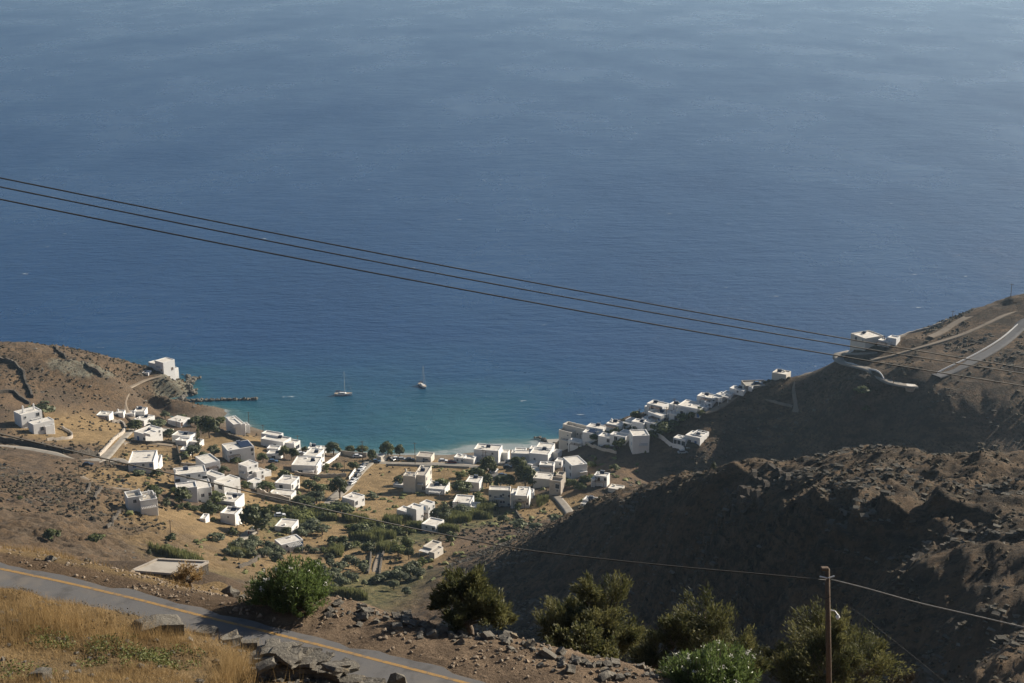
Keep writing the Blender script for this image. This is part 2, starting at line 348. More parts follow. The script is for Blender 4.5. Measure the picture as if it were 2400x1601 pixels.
# ------------------------------------------------------------------ roads and paths (pixels -> ground), used to smooth the land below them
def poly(pix, ymin=0): return np.array([hit(u, v, ymin) for u, v in pix])
def resample(p, step):
    d = np.r_[0, np.cumsum(np.linalg.norm(np.diff(p, axis=0), axis=1))]
    # smooth through the points (Catmull-Rom by dense cubic interpolation of chord length)
    m = max(2, int(d[-1]/step)); s = np.linspace(0, d[-1], m)
    t = np.gradient(p, d, axis=0); out_ = np.empty((m, 3))
    k = np.clip(np.searchsorted(d, s, 'right')-1, 0, len(d)-2); h = (d[k+1]-d[k])[:,None]; w = ((s-d[k])[:,None])/h
    out_ = (2*w**3-3*w**2+1)*p[k] + (w**3-2*w**2+w)*h*t[k] + (-2*w**3+3*w**2)*p[k+1] + (w**3-w**2)*h*t[k+1]
    return out_
ROADS = [ # name, label, material, width, pixels, minimum distance
 ('road','paved lane along the stone wall at the left edge','paving',3.4,[(-120,1036),(0,1046),(60,1053),(120,1064),(180,1077),(235,1081)],300),
 ('road','concrete lane climbing from the fork to the cove','paving',4.6,[(215,1086),(243,1074),(262,1052),(280,1031),(297,1014),(312,1000)],300),
 ('path','dirt track winding up the cape to the white chapel house','dirtroad',3.2,[(318,992),(304,978),(292,958),(288,940),(294,922),(308,908),(330,894),(352,885),(378,880)],300),
 ('path','short paved spur from the fork to the blue shuttered house','paving',3.0,[(240,1082),(275,1083),(305,1090),(320,1094)],300),
 ('path','pale footpath below the flat topped house','dirtroad',2.2,[(285,1048),(300,1037),(335,1040),(375,1043),(405,1047)],300),
 ('path','narrow earth track across the bare left slope','dirtroad',1.8,[(190,1118),(230,1135),(270,1145),(305,1152)],300),
 ('road','village lane lined with parked cars down to the beach','paving',4.6,[(745,1195),(775,1172),(800,1152),(822,1130),(838,1110),(853,1095),(866,1084)],300),
 ('road','beach road behind the waterfront buildings','paving',4.6,[(866,1084),(905,1087),(960,1089),(1040,1090),(1110,1095),(1165,1104)],300),
 ('road','shaded parking street between the waterfront trees','asphalt',9.0,[(1185,1082),(1172,1100),(1165,1122)],300),
 ('path','concrete drive in the lower village','paving',4.0,[(524,1288),(545,1274),(570,1258),(592,1248)],300),
 ('path','concrete track below the shaded hillside','paving',3.4,[(1305,1165),(1318,1180),(1330,1196),(1340,1212)],430),
 ('road','hairpin road with a white kerb on the far hill','paving',6.5,[(2055,818),(2030,822),(1998,826),(1976,833),(1970,841),(1982,849),(2010,856),(2045,864),(2068,874),(2080,888),(2092,902),(2120,906),(2148,900)],400),
 ('road','wide asphalt road climbing off the right edge of the far hill','hillroad',5.2,[(2192,884),(2240,862),(2290,838),(2340,808),(2380,775),(2420,735)],400),
 ('path','pale dirt track crossing the far hill','dirtroad',2.0,[(2040,846),(2090,832),(2144,817),(2200,802),(2250,786),(2310,760),(2385,724)],400),
 ('path','topmost road segment on the far hill','dirtroad',3.0,[(2180,793),(2205,780),(2232,762),(2262,745),(2300,728)],400),
 ('path','pale footpath running down the far spur','dirtroad',2.6,[(1925,858),(1905,864),(1882,874),(1868,895),(1864,920),(1868,950),(1862,975)],400),
 ('path','steep path behind the hillside houses','dirtroad',3.0,[(1655,966),(1652,976),(1668,968),(1700,945),(1735,920),(1765,908)],400),
 ('path','short curved path on the shaded spur','dirtroad',2.2,[(1795,930),(1815,945),(1840,955),(1858,952)],400),
 ('path','walled sunken path between the reed beds','dirtroad',1.8,[(905,1278),(890,1300),(880,1330),(878,1352)],300),
]
RD = []
for nm, lb, mt, wd, px, ym in ROADS: RD.append(resample(poly(px, ym), 3.0))
allroad = np.concatenate([np.c_[r[:,:2], np.full(len(r), R_[3])] for r, R_ in zip(RD, ROADS)])
rbin = {}
def near_road(x, y):
    """distance in metres beyond the edge of the nearest far road"""
    d = np.full(x.shape, 99.0)
    for r in np.split(allroad, range(60, len(allroad), 60)):
        x0, x1, y0, y1 = r[:,0].min()-14, r[:,0].max()+14, r[:,1].min()-14, r[:,1].max()+14
        s = np.nonzero((x > x0) & (x < x1) & (y > y0) & (y < y1))[0]
        if len(s) == 0: continue
        dd = np.sqrt((x[s,None]-r[None,:,0])**2 + (y[s,None]-r[None,:,1])**2) - r[None,:,2]/2
        d[s] = np.minimum(d[s], dd.min(1))
    return d
def road_off(x, y):                         # signed distance from the yellow line towards the camera (foreground road)
    yl = np.interp(x, YL[:,0], YL[:,1])
    return (yl - y)*(-ROAD_N[1])
# broad masks: where the land is level and tilled, where it is rocky
FLATB = [(900,1120,70),(1000,1180,60),(700,1150,70),(560,1060,55),(420,1030,50),(800,1230,60),(1150,1130,60),(1250,1180,40),(640,1260,40),(300,1010,40),(100,1000,40),(880,1320,50),(1000,1120,60)]
FLATP = [(hit(u, v, 300), r) for u, v, r in FLATB]
ROCKB = [(420,905,28),(400,925,30),(440,890,20),(150,1255,45),(60,1240,30),(250,1270,30),(300,1240,25),(1700,1300,70),(2000,1400,60),(2300,1450,60),(1500,1160,40),(2200,1200,60),(180,850,30)]
ROCKP = [(hit(u, v, 150), r) for u, v, r in ROCKB]
def blob(x, y, L_):
    m = np.zeros(x.shape)
    for p, r in L_: m = np.maximum(m, np.exp(-((x-p[0])**2+(y-p[1])**2)/(r*r)))
    return m
_a, _t = ray(400, 1331); ROOFC = (_a*64.0/_t, 64.0/_t)
TERR = [(hit(1770, 1150, 150), 26), (hit(2000, 1180, 150), 24)]
def relief(x, y, zs):
    flat = np.clip(blob(x, y, FLATP)*1.3, 0, 1)
    nr = near_road(x, y); rm = sstep(0.3, 5.0, nr)*sstep(6, 15, np.hypot(x-ROOFC[0], y-ROOFC[1]))
    far = sstep(70, 160, y)
    ridge_zone = sstep(150, 210, y)*(1-sstep(405, 440, y))*sstep(-60, 20, x)
    rocky = np.clip(blob(x, y, ROCKP) + 0.8*ridge_zone, 0, 1)
    amp = (1-flat)
    n1 = fbm(x, y, 38, 5, 1)*(1.5-0.7*ridge_zone)*amp
    # ledges: stretched noise along the strata
    c, s = math.cos(0.5), math.sin(0.5)
    lx = (x*c + y*s)/2.6; ly = (-x*s + y*c)
    n2 = (fbm(lx, ly, 5.5, 5, 20, 0.66, True)-1.3)*0.8*(0.2+0.8*rocky)*amp
    # ledges and old field terraces that follow the contours
    q = zs/2.3 + 0.5*fbm(x, y, 26, 4, 25); fq = q - np.floor(q)
    led = (sstep(0.0, 0.3, fq) - fq)*2.3*(1+1.1*blob(x, y, TERR))*np.clip(0.35+0.9*fbm(x, y, 33, 3, 27), 0, 1)*(1-flat)*np.clip(0.6+ridge_zone, 0, 1)*sstep(6, 14, zs)
    n2 = n2*(1-0.55*ridge_zone) + led*1.15
    n3 = fbm(x, y, 3.2, 3, 40)*(0.10+0.22*amp+0.25*ridge_zone)
    hz = far*(n1 + n2)*rm + far*n3*(0.05+0.95*rm)
    # foreground
    nearm = 1-far
    o = road_off(x, y)
    onroad = sstep(-1.5, -0.2, o)*(1-sstep(ROAD_W-0.1, ROAD_W+0.9, o))*(y < 70)
    f1 = fbm(x, y, 3.5, 3, 60)*0.13 + fbm(x, y, 0.9, 3, 70)*0.06 + fbm(x, y, 0.25, 2, 80)*0.022
    shoulder = np.exp(-((o+1.6)/1.6)**2)
    hz += nearm*f1*(1-onroad)*(1-0.45*shoulder)
    # rubble mound along the brink beyond the road
    mound = np.exp(-((o+4.6)/1.2)**2)*sstep(-7.5, -5.0, x)*(0.12+0.16*fbm(x, y, 2.6, 2, 90))*(y < 70)
    hz += mound
    hz -= nearm*onroad*0.06
    # never dip or rise through the waterline by noise alone
    wl = sstep(0.0, 3.0, np.abs(zs))
    rockshore = blob(x, y, ROCKP[:3])
    hz = np.where(y > 400, hz*np.maximum(np.maximum(wl, 0.15), rockshore), hz)
    return hz, flat, rocky, nr
def zground(x, y):
    x = np.atleast_1d(np.asarray(x, float)); y = np.atleast_1d(np.asarray(y, float))
    zs = z_smooth(x, y); return zs + relief(x, y, zs)[0]
def gz(x, y): return float(zground([x], [y])[0])
def drop(u, v, ymin=0):
    p = hit(u, v, ymin); return (p[0], p[1], gz(p[0], p[1]))

aa = np.concatenate([np.linspace(-0.85, -0.46, 50)[:-1], np.linspace(-0.46, 0.46, 540), np.linspace(0.46, 0.95, 60)[1:]])
yy = np.concatenate([np.linspace(2, 14, 16)[:-1], np.exp(np.linspace(math.log(14), math.log(70), 330))[:-1], np.exp(np.linspace(math.log(70), math.log(200), 110))[:-1], np.exp(np.linspace(math.log(200), math.log(720), 520))[:-1], np.exp(np.linspace(math.log(720), math.log(1200), 40))])
AG, YG = np.meshgrid(aa, yy); XG = AG*YG
ZS = z_smooth(XG.ravel(), YG.ravel())
HZ, FLATM, ROCKM, NRM = relief(XG.ravel(), YG.ravel(), ZS)
ZG = ZS + HZ
i = np.arange(AG.size).reshape(AG.shape)
F = np.stack([i[:-1,:-1], i[:-1,1:], i[1:,1:], i[1:,:-1]], -1).reshape(-1, 4)
xr, yr = XG.ravel(), YG.ravel()
# what grows where: golden fields, grey-green patches
GOLDB = [(740,1318,20),(835,1318,22),(640,1335,16),(1010,1150,40),(900,1160,30),(960,1215,18),(560,1030,18),(1000,1180,35),(870,1190,30),(1000,1110,45),(830,1320,22),(740,1320,16),(930,1310,20),(1290,1200,22),(560,1040,22),(260,1015,30),(380,1070,25),(330,1125,22),(450,1230,30),(700,1125,18),(600,1170,14),(480,1290,30),(760,1260,14),(780,1240,10),(160,1010,24)]
GREENB = [(820,1240,20),(700,1180,14),(960,1250,16),(1180,1210,16),(640,1250,12),(920,1290,10),(800,1395,26),(1090,1215,26),(880,1260,26),(730,1230,26),(560,1310,22),(860,1360,26),(450,1310,18),(780,1130,14),(1120,1150,18),(650,1220,18)]
gold = blob(xr, yr, [(hit(u, v, 300), r) for u, v, r in GOLDB])
green = blob(xr, yr, [(hit(u, v, 300), r) for u, v, r in GREENB])
o_ = road_off(xr, yr)
fgbank = (yr < 80)*sstep(ROAD_W+0.2, ROAD_W+1.2, o_)*(1-sstep(-5.0, 0.5, xr))
fgleft = (yr < 80)*(1-sstep(-13, -7.5, xr))*(1-sstep(-2.0, -0.8, o_)+0.0)*0.9
gold = np.maximum(gold, np.clip(fgbank + fgleft, 0, 1))
dirt = (yr < 75)*sstep(-9, -6.5, xr)*(1-sstep(-0.6, 0.0, o_))
beach = np.exp(-((ZS-0.3)/0.75)**2)*(yr > 400)*(1-blob(xr, yr, ROCKP[:3]))
gm = bpy.data.materials.new('hillside_ground'); gm.use_nodes = True
def ground_material(m):
    N = m.node_tree.nodes; L = m.node_tree.links; b = N['Principled BSDF']; b.inputs['Roughness'].default_value = 0.95; b.inputs['Specular IOR Level'].default_value = 0.15
    geo = N.new('ShaderNodeNewGeometry')
    def noise(sc, det=6, ro=0.65):
        t = N.new('ShaderNodeTexNoise'); t.inputs['Scale'].default_value = sc; t.inputs['Detail'].default_value = det; t.inputs['Roughness'].default_value = ro
        L.new(geo.outputs['Position'], t.inputs['Vector']); return t.outputs['Fac']
    def rng_(x, lo, hi):
        r = N.new('ShaderNodeMapRange'); r.inputs[1].default_value = lo; r.inputs[2].default_value = hi; r.interpolation_type = 'SMOOTHSTEP'; L.new(x, r.inputs[0]); return r.outputs[0]
    def mix(f, a, bb):
        x = N.new('ShaderNodeMix'); x.data_type = 'RGBA'; L.new(f, x.inputs[0])
        for k, q in ((6, a), (7, bb)):
            if isinstance(q, tuple): x.inputs[k].default_value = (*q, 1)
            else: L.new(q, x.inputs[k])
        return x.outputs[2]
    def mul(a, bb):
        x = N.new('ShaderNodeMath'); x.operation = 'MULTIPLY'; x.use_clamp = True
        for k, q in ((0, a), (1, bb)):
            if isinstance(q, float): x.inputs[k].default_value = q
            else: L.new(q, x.inputs[k])
        return x.outputs[0]
    def att(nm):
        a = N.new('ShaderNodeAttribute'); a.attribute_name = nm; return a.outputs['Fac']
    soil = mix(rng_(noise(0.05, 8), 0.38, 0.62), (0.104,0.075,0.052), (0.175,0.118,0.071))
    soil = mix(mul(rng_(noise(0.6, 6), 0.5, 0.68), 0.8), soil, (0.072,0.057,0.042))
    goldc = mix(rng_(noise(0.22, 7), 0.36, 0.64), (0.190,0.131,0.065), (0.300,0.208,0.104))
    goldc = mix(mul(rng_(noise(1.6, 5), 0.55, 0.72), 0.7), goldc, (0.123,0.101,0.062))
    col = soil
    greenc = mix(rng_(noise(0.35, 6), 0.4, 0.6), (0.058,0.064,0.026), (0.165,0.145,0.065))
    col = mix(rng_(att('green'), 0.2, 0.8), col, greenc)
    col = mix(rng_(att('gold'), 0.2, 0.7), col, goldc)
    rock = mix(rng_(noise(0.8, 8, 0.75), 0.35, 0.65), (0.061,0.049,0.037), (0.150,0.123,0.096))
    rf = mul(rng_(noise(0.11, 7, 0.7), 0.46, 0.58), att('rock'))
    col = mix(rf, col, rock)
    col = mix(mul(att('rock'), 0.5), col, (0.125,0.084,0.047))
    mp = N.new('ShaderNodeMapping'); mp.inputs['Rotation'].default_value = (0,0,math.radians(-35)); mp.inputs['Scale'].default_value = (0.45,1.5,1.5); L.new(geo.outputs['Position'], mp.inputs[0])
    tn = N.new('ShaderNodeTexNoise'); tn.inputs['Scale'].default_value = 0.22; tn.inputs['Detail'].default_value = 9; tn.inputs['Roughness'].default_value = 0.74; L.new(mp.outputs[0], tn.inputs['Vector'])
    col = mix(mul(mul(rng_(tn.outputs['Fac'], 0.44, 0.60), rng_(att('hill'), 0.1, 0.7)), 0.7), col, (0.030,0.027,0.023))  # dark streaks put missing shade into the ridge and far hill colour
    col = mix(mul(mul(rng_(noise(0.9, 6, 0.75), 0.60, 0.72), att('hill')), 0.7), col, (0.17,0.15,0.12))
    dirtc = mix(rng_(noise(1.3, 8, 0.7), 0.35, 0.65), (0.160,0.114,0.076), (0.300,0.216,0.141))
    dirtc = mix(mul(rng_(noise(14, 4), 0.58, 0.7), 0.7), dirtc, (0.383,0.295,0.212))
    col = mix(att('dirt'), col, dirtc)
    col = mix(mul(rng_(att('pale'), 0.25, 0.6), rng_(noise(0.5, 6, 0.7), 0.36, 0.52)), col, (0.175,0.165,0.125))
    col = mix(att('beach'), col, (0.204,0.164,0.120))
    scr = mul(rng_(noise(0.9, 4, 0.65), 0.49, 0.60), att('scrubby'))
    col = mix(mul(scr, 0.75), col, (0.037,0.030,0.019))
    L.new(col, b.inputs['Base Color'])
    bp = N.new('ShaderNodeBump'); bp.inputs['Strength'].default_value = 1.0; bp.inputs['Distance'].default_value = 0.8
    L.new(noise(1.1, 8, 0.75), bp.inputs['Height'])
    bp2 = N.new('ShaderNodeBump'); bp2.inputs['Strength'].default_value = 0.7; bp2.inputs['Distance'].default_value = 0.03
    L.new(noise(22, 5, 0.7), bp2.inputs['Height']); L.new(bp.outputs[0], bp2.inputs['Normal'])
    L.new(bp2.outputs[0], b.inputs['Normal'])
ground_material(gm)
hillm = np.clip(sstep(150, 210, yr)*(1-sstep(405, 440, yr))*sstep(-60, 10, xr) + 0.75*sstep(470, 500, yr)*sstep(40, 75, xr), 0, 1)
pale = blob(xr, yr, [(hit(u, v, 300), r_) for u, v, r_ in ((140,852,6),(165,858,7),(190,864,7),(235,866,7),(415,900,10),(425,912,12),(405,925,10),(395,915,8),(435,893,8))])
scrubby = (yr > 90)*np.clip(0.45 + 0.5*fbm(xr, yr, 45, 3, 77) + 0.5*blob(xr, yr, [(hit(u, v, 300), r_) for u, v, r_ in ((120,880,60),(250,920,45),(150,1255,45),(60,1120,20),(2250,860,60),(2050,930,60),(1750,1000,60),(1880,950,50))]), 0, 1)*(1-0.65*np.clip(FLATM,0,1))*(1-0.5*np.clip(gold,0,1))
gme = mesh_np('ground', np.stack([xr, yr, ZG], -1), F, [gm], smooth=True,
   attrs=dict(gold=gold, green=green, rock=np.clip(ROCKM,0,1), dirt=dirt, beach=beach, scrubby=scrubby, pale=pale, hill=hillm))
ground = kind(link('ground', gme), 'structure', 'dry brown hillsides falling to the bay')

# ------------------------------------------------------------------ sea
sa = np.linspace(-1.2, 1.2, 300); sy = np.concatenate([np.linspace(430, 1000, 240)[:-1], np.exp(np.linspace(math.log(1000), math.log(28000), 60))])
SA, SY = np.meshgrid(sa, sy); sx_, sy_ = (SA*SY).ravel(), SY.ravel()
SZ = np.where(sy_ < 990, z_smooth(sx_, np.minimum(sy_, 990)), -30)
SZ = np.where(np.abs(sx_/sy_) > 0.45, np.minimum(SZ, -6), SZ)
i = np.arange(SA.size).reshape(SA.shape)
F = np.stack([i[:-1,:-1], i[:-1,1:], i[1:,1:], i[1:,:-1]], -1).reshape(-1, 4)
sm = bpy.data.materials.new('sea_water'); sm.use_nodes = True
def sea_material(m):
    N = m.node_tree.nodes; L = m.node_tree.links; b = N['Principled BSDF']; b.inputs['IOR'].default_value = 1.333; b.inputs['Specular IOR Level'].default_value = 0.36
    geo = N.new('ShaderNodeNewGeometry')
    mp = N.new('ShaderNodeMapping'); mp.inputs['Rotation'].default_value = (0,0,math.radians(-14)); mp.inputs['Scale'].default_value = (0.45,1,1)
    L.new(geo.outputs['Position'], mp.inputs[0])
    def noise(sc, det, ro=0.6, vec=None):
        t = N.new('ShaderNodeTexNoise'); t.inputs['Scale'].default_value = sc; t.inputs['Detail'].default_value = det; t.inputs['Roughness'].default_value = ro
        L.new(vec or mp.outputs[0], t.inputs['Vector']); return t.outputs['Fac']
    at = N.new('ShaderNodeAttribute'); at.attribute_name = 'depth'
    def ramp(stops):
        r = N.new('ShaderNodeValToRGB'); e = r.color_ramp.elements
        while len(e) < len(stops): e.new(0.5)
        for k, (p_, c_) in enumerate(stops): e[k].position = p_; e[k].color = (*c_, 1)
        return r
    r = ramp([(0.0,(0.26,0.29,0.28)),(0.012,(0.085,0.15,0.145)),(0.06,(0.024,0.100,0.125)),(0.22,(0.013,0.074,0.118)),(0.5,(0.0085,0.053,0.130)),(1.0,(0.0065,0.043,0.128))])
    # meadows of sea grass darken the shallows a little
    ad = N.new('ShaderNodeMath'); ad.operation = 'MULTIPLY_ADD'; ad.inputs[1].default_value = 0.46; L.new(noise(0.018, 5, 0.6), ad.inputs[0])
    ad2 = N.new('ShaderNodeMath'); ad2.operation = 'SUBTRACT'; ad2.inputs[1].default_value = 0.23
    L.new(at.outputs['Fac'], ad.inputs[2]); L.new(ad.outputs[0], ad2.inputs[0]); L.new(ad2.outputs[0], r.inputs[0])
    fo = N.new('ShaderNodeMapRange'); fo.inputs[1].default_value = 0.73; fo.inputs[2].default_value = 0.76; L.new(noise(0.16, 3, 0.55), fo.inputs[0])
    mxf = N.new('ShaderNodeMix'); mxf.data_type = 'RGBA'; mxf.inputs[7].default_value = (0.4,0.43,0.45,1); L.new(fo.outputs[0], mxf.inputs[0]); L.new(r.outputs[0], mxf.inputs[6])
    L.new(mxf.outputs[2], b.inputs['Base Color'])
    # gusts: rougher and smoother patches
    gm_ = N.new('ShaderNodeMapping'); gm_.inputs['Scale'].default_value = (0.95,0.5,1); gm_.inputs['Rotation'].default_value = (0,0,math.radians(38)); L.new(geo.outputs['Position'], gm_.inputs[0])
    g = noise(0.006, 6, 0.62, gm_.outputs[0])
    mr = N.new('ShaderNodeMapRange'); mr.inputs[1].default_value = 0.32; mr.inputs[2].default_value = 0.68; mr.inputs[3].default_value = 0.24; mr.inputs[4].default_value = 0.34
    L.new(g, mr.inputs[0]); L.new(mr.outputs[0], b.inputs['Roughness'])
    ms = N.new('ShaderNodeMapRange'); ms.inputs[1].default_value = 0.32; ms.inputs[2].default_value = 0.68; ms.inputs[3].default_value = 0.22; ms.inputs[4].default_value = 0.85
    L.new(g, ms.inputs[0])
    bp = N.new('ShaderNodeBump'); bp.inputs['Distance'].default_value = 3.0; L.new(noise(0.16, 8, 0.7), bp.inputs['Height']); L.new(ms.outputs[0], bp.inputs['Strength'])
    bp2 = N.new('ShaderNodeBump'); bp2.inputs['Distance'].default_value = 4.0; bp2.inputs['Strength'].default_value = 0.35; L.new(noise(0.045, 4, 0.5), bp2.inputs['Height']); L.new(bp.outputs[0], bp2.inputs['Normal'])
    bp3 = N.new('ShaderNodeBump'); bp3.inputs['Distance'].default_value = 7.0; bp3.inputs['Strength'].default_value = 0.28; L.new(noise(0.011, 7, 0.7, gm_.outputs[0]), bp3.inputs['Height']); L.new(bp2.outputs[0], bp3.inputs['Normal'])
    L.new(bp3.outputs[0], b.inputs['Normal'])
sea_material(sm)
sme = mesh_np('sea', np.stack([sx_, sy_, np.zeros_like(sx_)], -1), F, [sm], smooth=True, attrs=dict(depth=np.clip(-SZ/13, 0, 1)))
kind(link('sea', sme), 'structure', 'wind ruffled deep blue sea')

# ------------------------------------------------------------------ far roads as strips on the land
def strip(cl, width, lift, zfun=None, skirt=0.35):
    d = np.gradient(cl[:,:2], axis=0); d /= np.linalg.norm(d, axis=1)[:,None]; nrm = np.c_[-d[:,1], d[:,0]]
    w = np.array([-1, -0.5, 0, 0.5, 1])*width/2; V = []
    z = cl[:,2] + lift
    k = 3
    z = np.convolve(np.pad(z, k, mode='edge'), np.ones(2*k+1)/(2*k+1), 'valid')
    for q in w: V.append(np.c_[cl[:,:2]+nrm*q, z])
    for q in (w[0]*1.06, w[-1]*1.06): V.append(np.c_[cl[:,:2]+nrm*q, z-skirt-lift])
    order = [5,0,1,2,3,4,6]; n_ = len(cl)
    V = np.stack([V[k_] for k_ in order], 1).reshape(-1, 3)
    i = np.arange(n_*7).reshape(n_, 7)
    return V, np.stack([i[:-1,:-1], i[:-1,1:], i[1:,1:], i[1:,:-1]], -1).reshape(-1, 4)
for (nm, lb, mt, wd, px, ym), cl in zip(ROADS, RD):
    V, F = strip(cl, wd, 0.14)
    kind(link(nm, mesh_np(nm, V, F, [M[mt]], smooth=True)), 'structure', lb)
# near road with its yellow edge line
xs = np.linspace(YL[0,0]-8, YL[-1,0]+14, 120)
cl = np.c_[xs, np.interp(xs, YL[:,0], YL[:,1], left=None), np.full_like(xs, ROADZ)]
lo = xs < YL[0,0]; cl[lo,1] = YL[0,1] + (xs[lo]-YL[0,0])*(ROAD_DIR[1]/ROAD_DIR[0]); hi_ = xs > YL[-1,0]; cl[hi_,1] = YL[-1,1] + (xs[hi_]-YL[-1,0])*(ROAD_DIR[1]/ROAD_DIR[0])
def offs(o): return np.c_[cl[:,:2] + ROAD_N*o, cl[:,2]]
i = np.arange(len(cl)*6).reshape(len(cl), 6)
edge = 0.12*fbm(xs*1.0, xs*0.3, 0.8, 3, 5)
A_ = [offs(-0.5), offs(-0.36), offs(0.0), offs(2.6), offs(ROAD_W), offs(ROAD_W+0.2)]
A_[0][:,2] -= 0.3; A_[5][:,2] -= 0.3; A_[3][:,2] += 0.05; A_[1][:,:2] += ROAD_N*edge[:,None]; A_[0][:,:2] += ROAD_N*edge[:,None]
F = np.stack([i[:-1,:-1], i[:-1,1:], i[1:,1:], i[1:,:-1]], -1).reshape(-1, 4)
road = kind(link('road', mesh_np('road', np.stack(A_, 1).reshape(-1, 3), F, [M['asphalt']])), 'structure', 'grey asphalt road crossing the foreground')
def lerp_off(o): b_ = offs(o); b_[:,2] += 0.05*max(0, o)/2.6 + 0.004; return b_
i = np.arange(len(cl)*2).reshape(len(cl), 2)
F = np.stack([i[:-1,0], i[:-1,1], i[1:,1], i[1:,0]], -1)
link('edge_line', mesh_np('edge_line', np.stack([lerp_off(-0.062), lerp_off(0.062)], 1).reshape(-1, 3), F, [M['yellow']]), road)

# ------------------------------------------------------------------ houses
def on_plane(u, v, z):
    a, t = ray(u, v); Y = (H-z)/t; return np.array([a*Y, Y, z])
WIN = {}
def window_mesh(k, w, h, d=0.05, pane='pane', frame='white'):
    key = (k, round(w,2), round(h,2), pane, frame)
    if key not in WIN:
        m = MB(); f = 0.09
        m.box(-w/2, w/2, -0.015, 0.10, 0, h, 0)
        m.box(-w/2-f, -w/2, -d, 0.10, -f, h+f, 1).box(w/2, w/2+f, -d, 0.10, -f, h+f, 1)
        m.box(-w/2, w/2, -d, 0.10, h, h+f, 1).box(-w/2, w/2, -d-0.03, 0.10, -f, 0, 1)
        if k == 'w': m.box(-0.03, 0.03, -0.03, 0.05, 0, h, 1)
        WIN[key] = m.mesh(k, [M[pane], M[frame]])
    return WIN[key]
def openings(parent, text, width, height, place, r_):
    """text: storeys from the top, '/' between them; one letter per bay"""
    if not text: return
    rows = text.split('/'); sh = height/len(rows)
    for i_, row in enumerate(rows):
        zb = height - (i_+1)*sh; k = len(row)
        for j, ch in enumerate(row):
            if ch == '.': continue
            c = (j+0.5)*width/k + r_.uniform(-0.12, 0.12)*width/k
            bigger = 1.25
            if ch == 'w': nm, w, h, zz, pa, fr, d = 'window', 1.15, 1.35, 0.95, 'pane', 'white', 0.06
            elif ch == 's': nm, w, h, zz, pa, fr, d = 'window', 0.65, 0.8, 1.25, 'pane', 'white', 0.06
            elif ch == 'b': nm, w, h, zz, pa, fr, d = 'window', 1.15, 1.4, 0.9, 'blue', 'white', 0.08
            elif ch == 'r': nm, w, h, zz, pa, fr, d = 'window', 1.0, 1.3, 0.9, 'brown', 'white', 0.07
            elif ch == 'd': nm, w, h, zz, pa, fr, d = 'door', 1.05, 2.15, 0.12, 'blue', 'white', 0.08
            elif ch == 'D': nm, w, h, zz, pa, fr, d = 'door', 1.2, 2.2, 0.12, 'brown', 'white', 0.08
            elif ch == 'W': nm, w, h, zz, pa, fr, d = 'window', 2.3, 1.4, 0.9, 'pane', 'white', 0.06
            elif ch == 'L': nm, w, h, zz, pa, fr, d = 'loggia', 2.6, 2.2, 0.25, 'dark', 'white', 0.35
            elif ch == 'G': nm, w, h, zz, pa, fr, d = 'doorway', 1.7, 2.3, 0.12, 'dark', 'white', 0.2
            w, h = w*bigger, h*(1.2 if nm == 'window' else 1.05); zz = max(0.12, zz-0.15)
            sc = min(1.0, (sh-0.25)/(h+zz), width/k/(w+0.25))
            w, h, zz = w*sc, h*sc, zz*sc
            place(nm, window_mesh(nm[0] if nm == 'window' else nm, w, h, d, pa, fr), c, zb+zz)
HOUSES = []
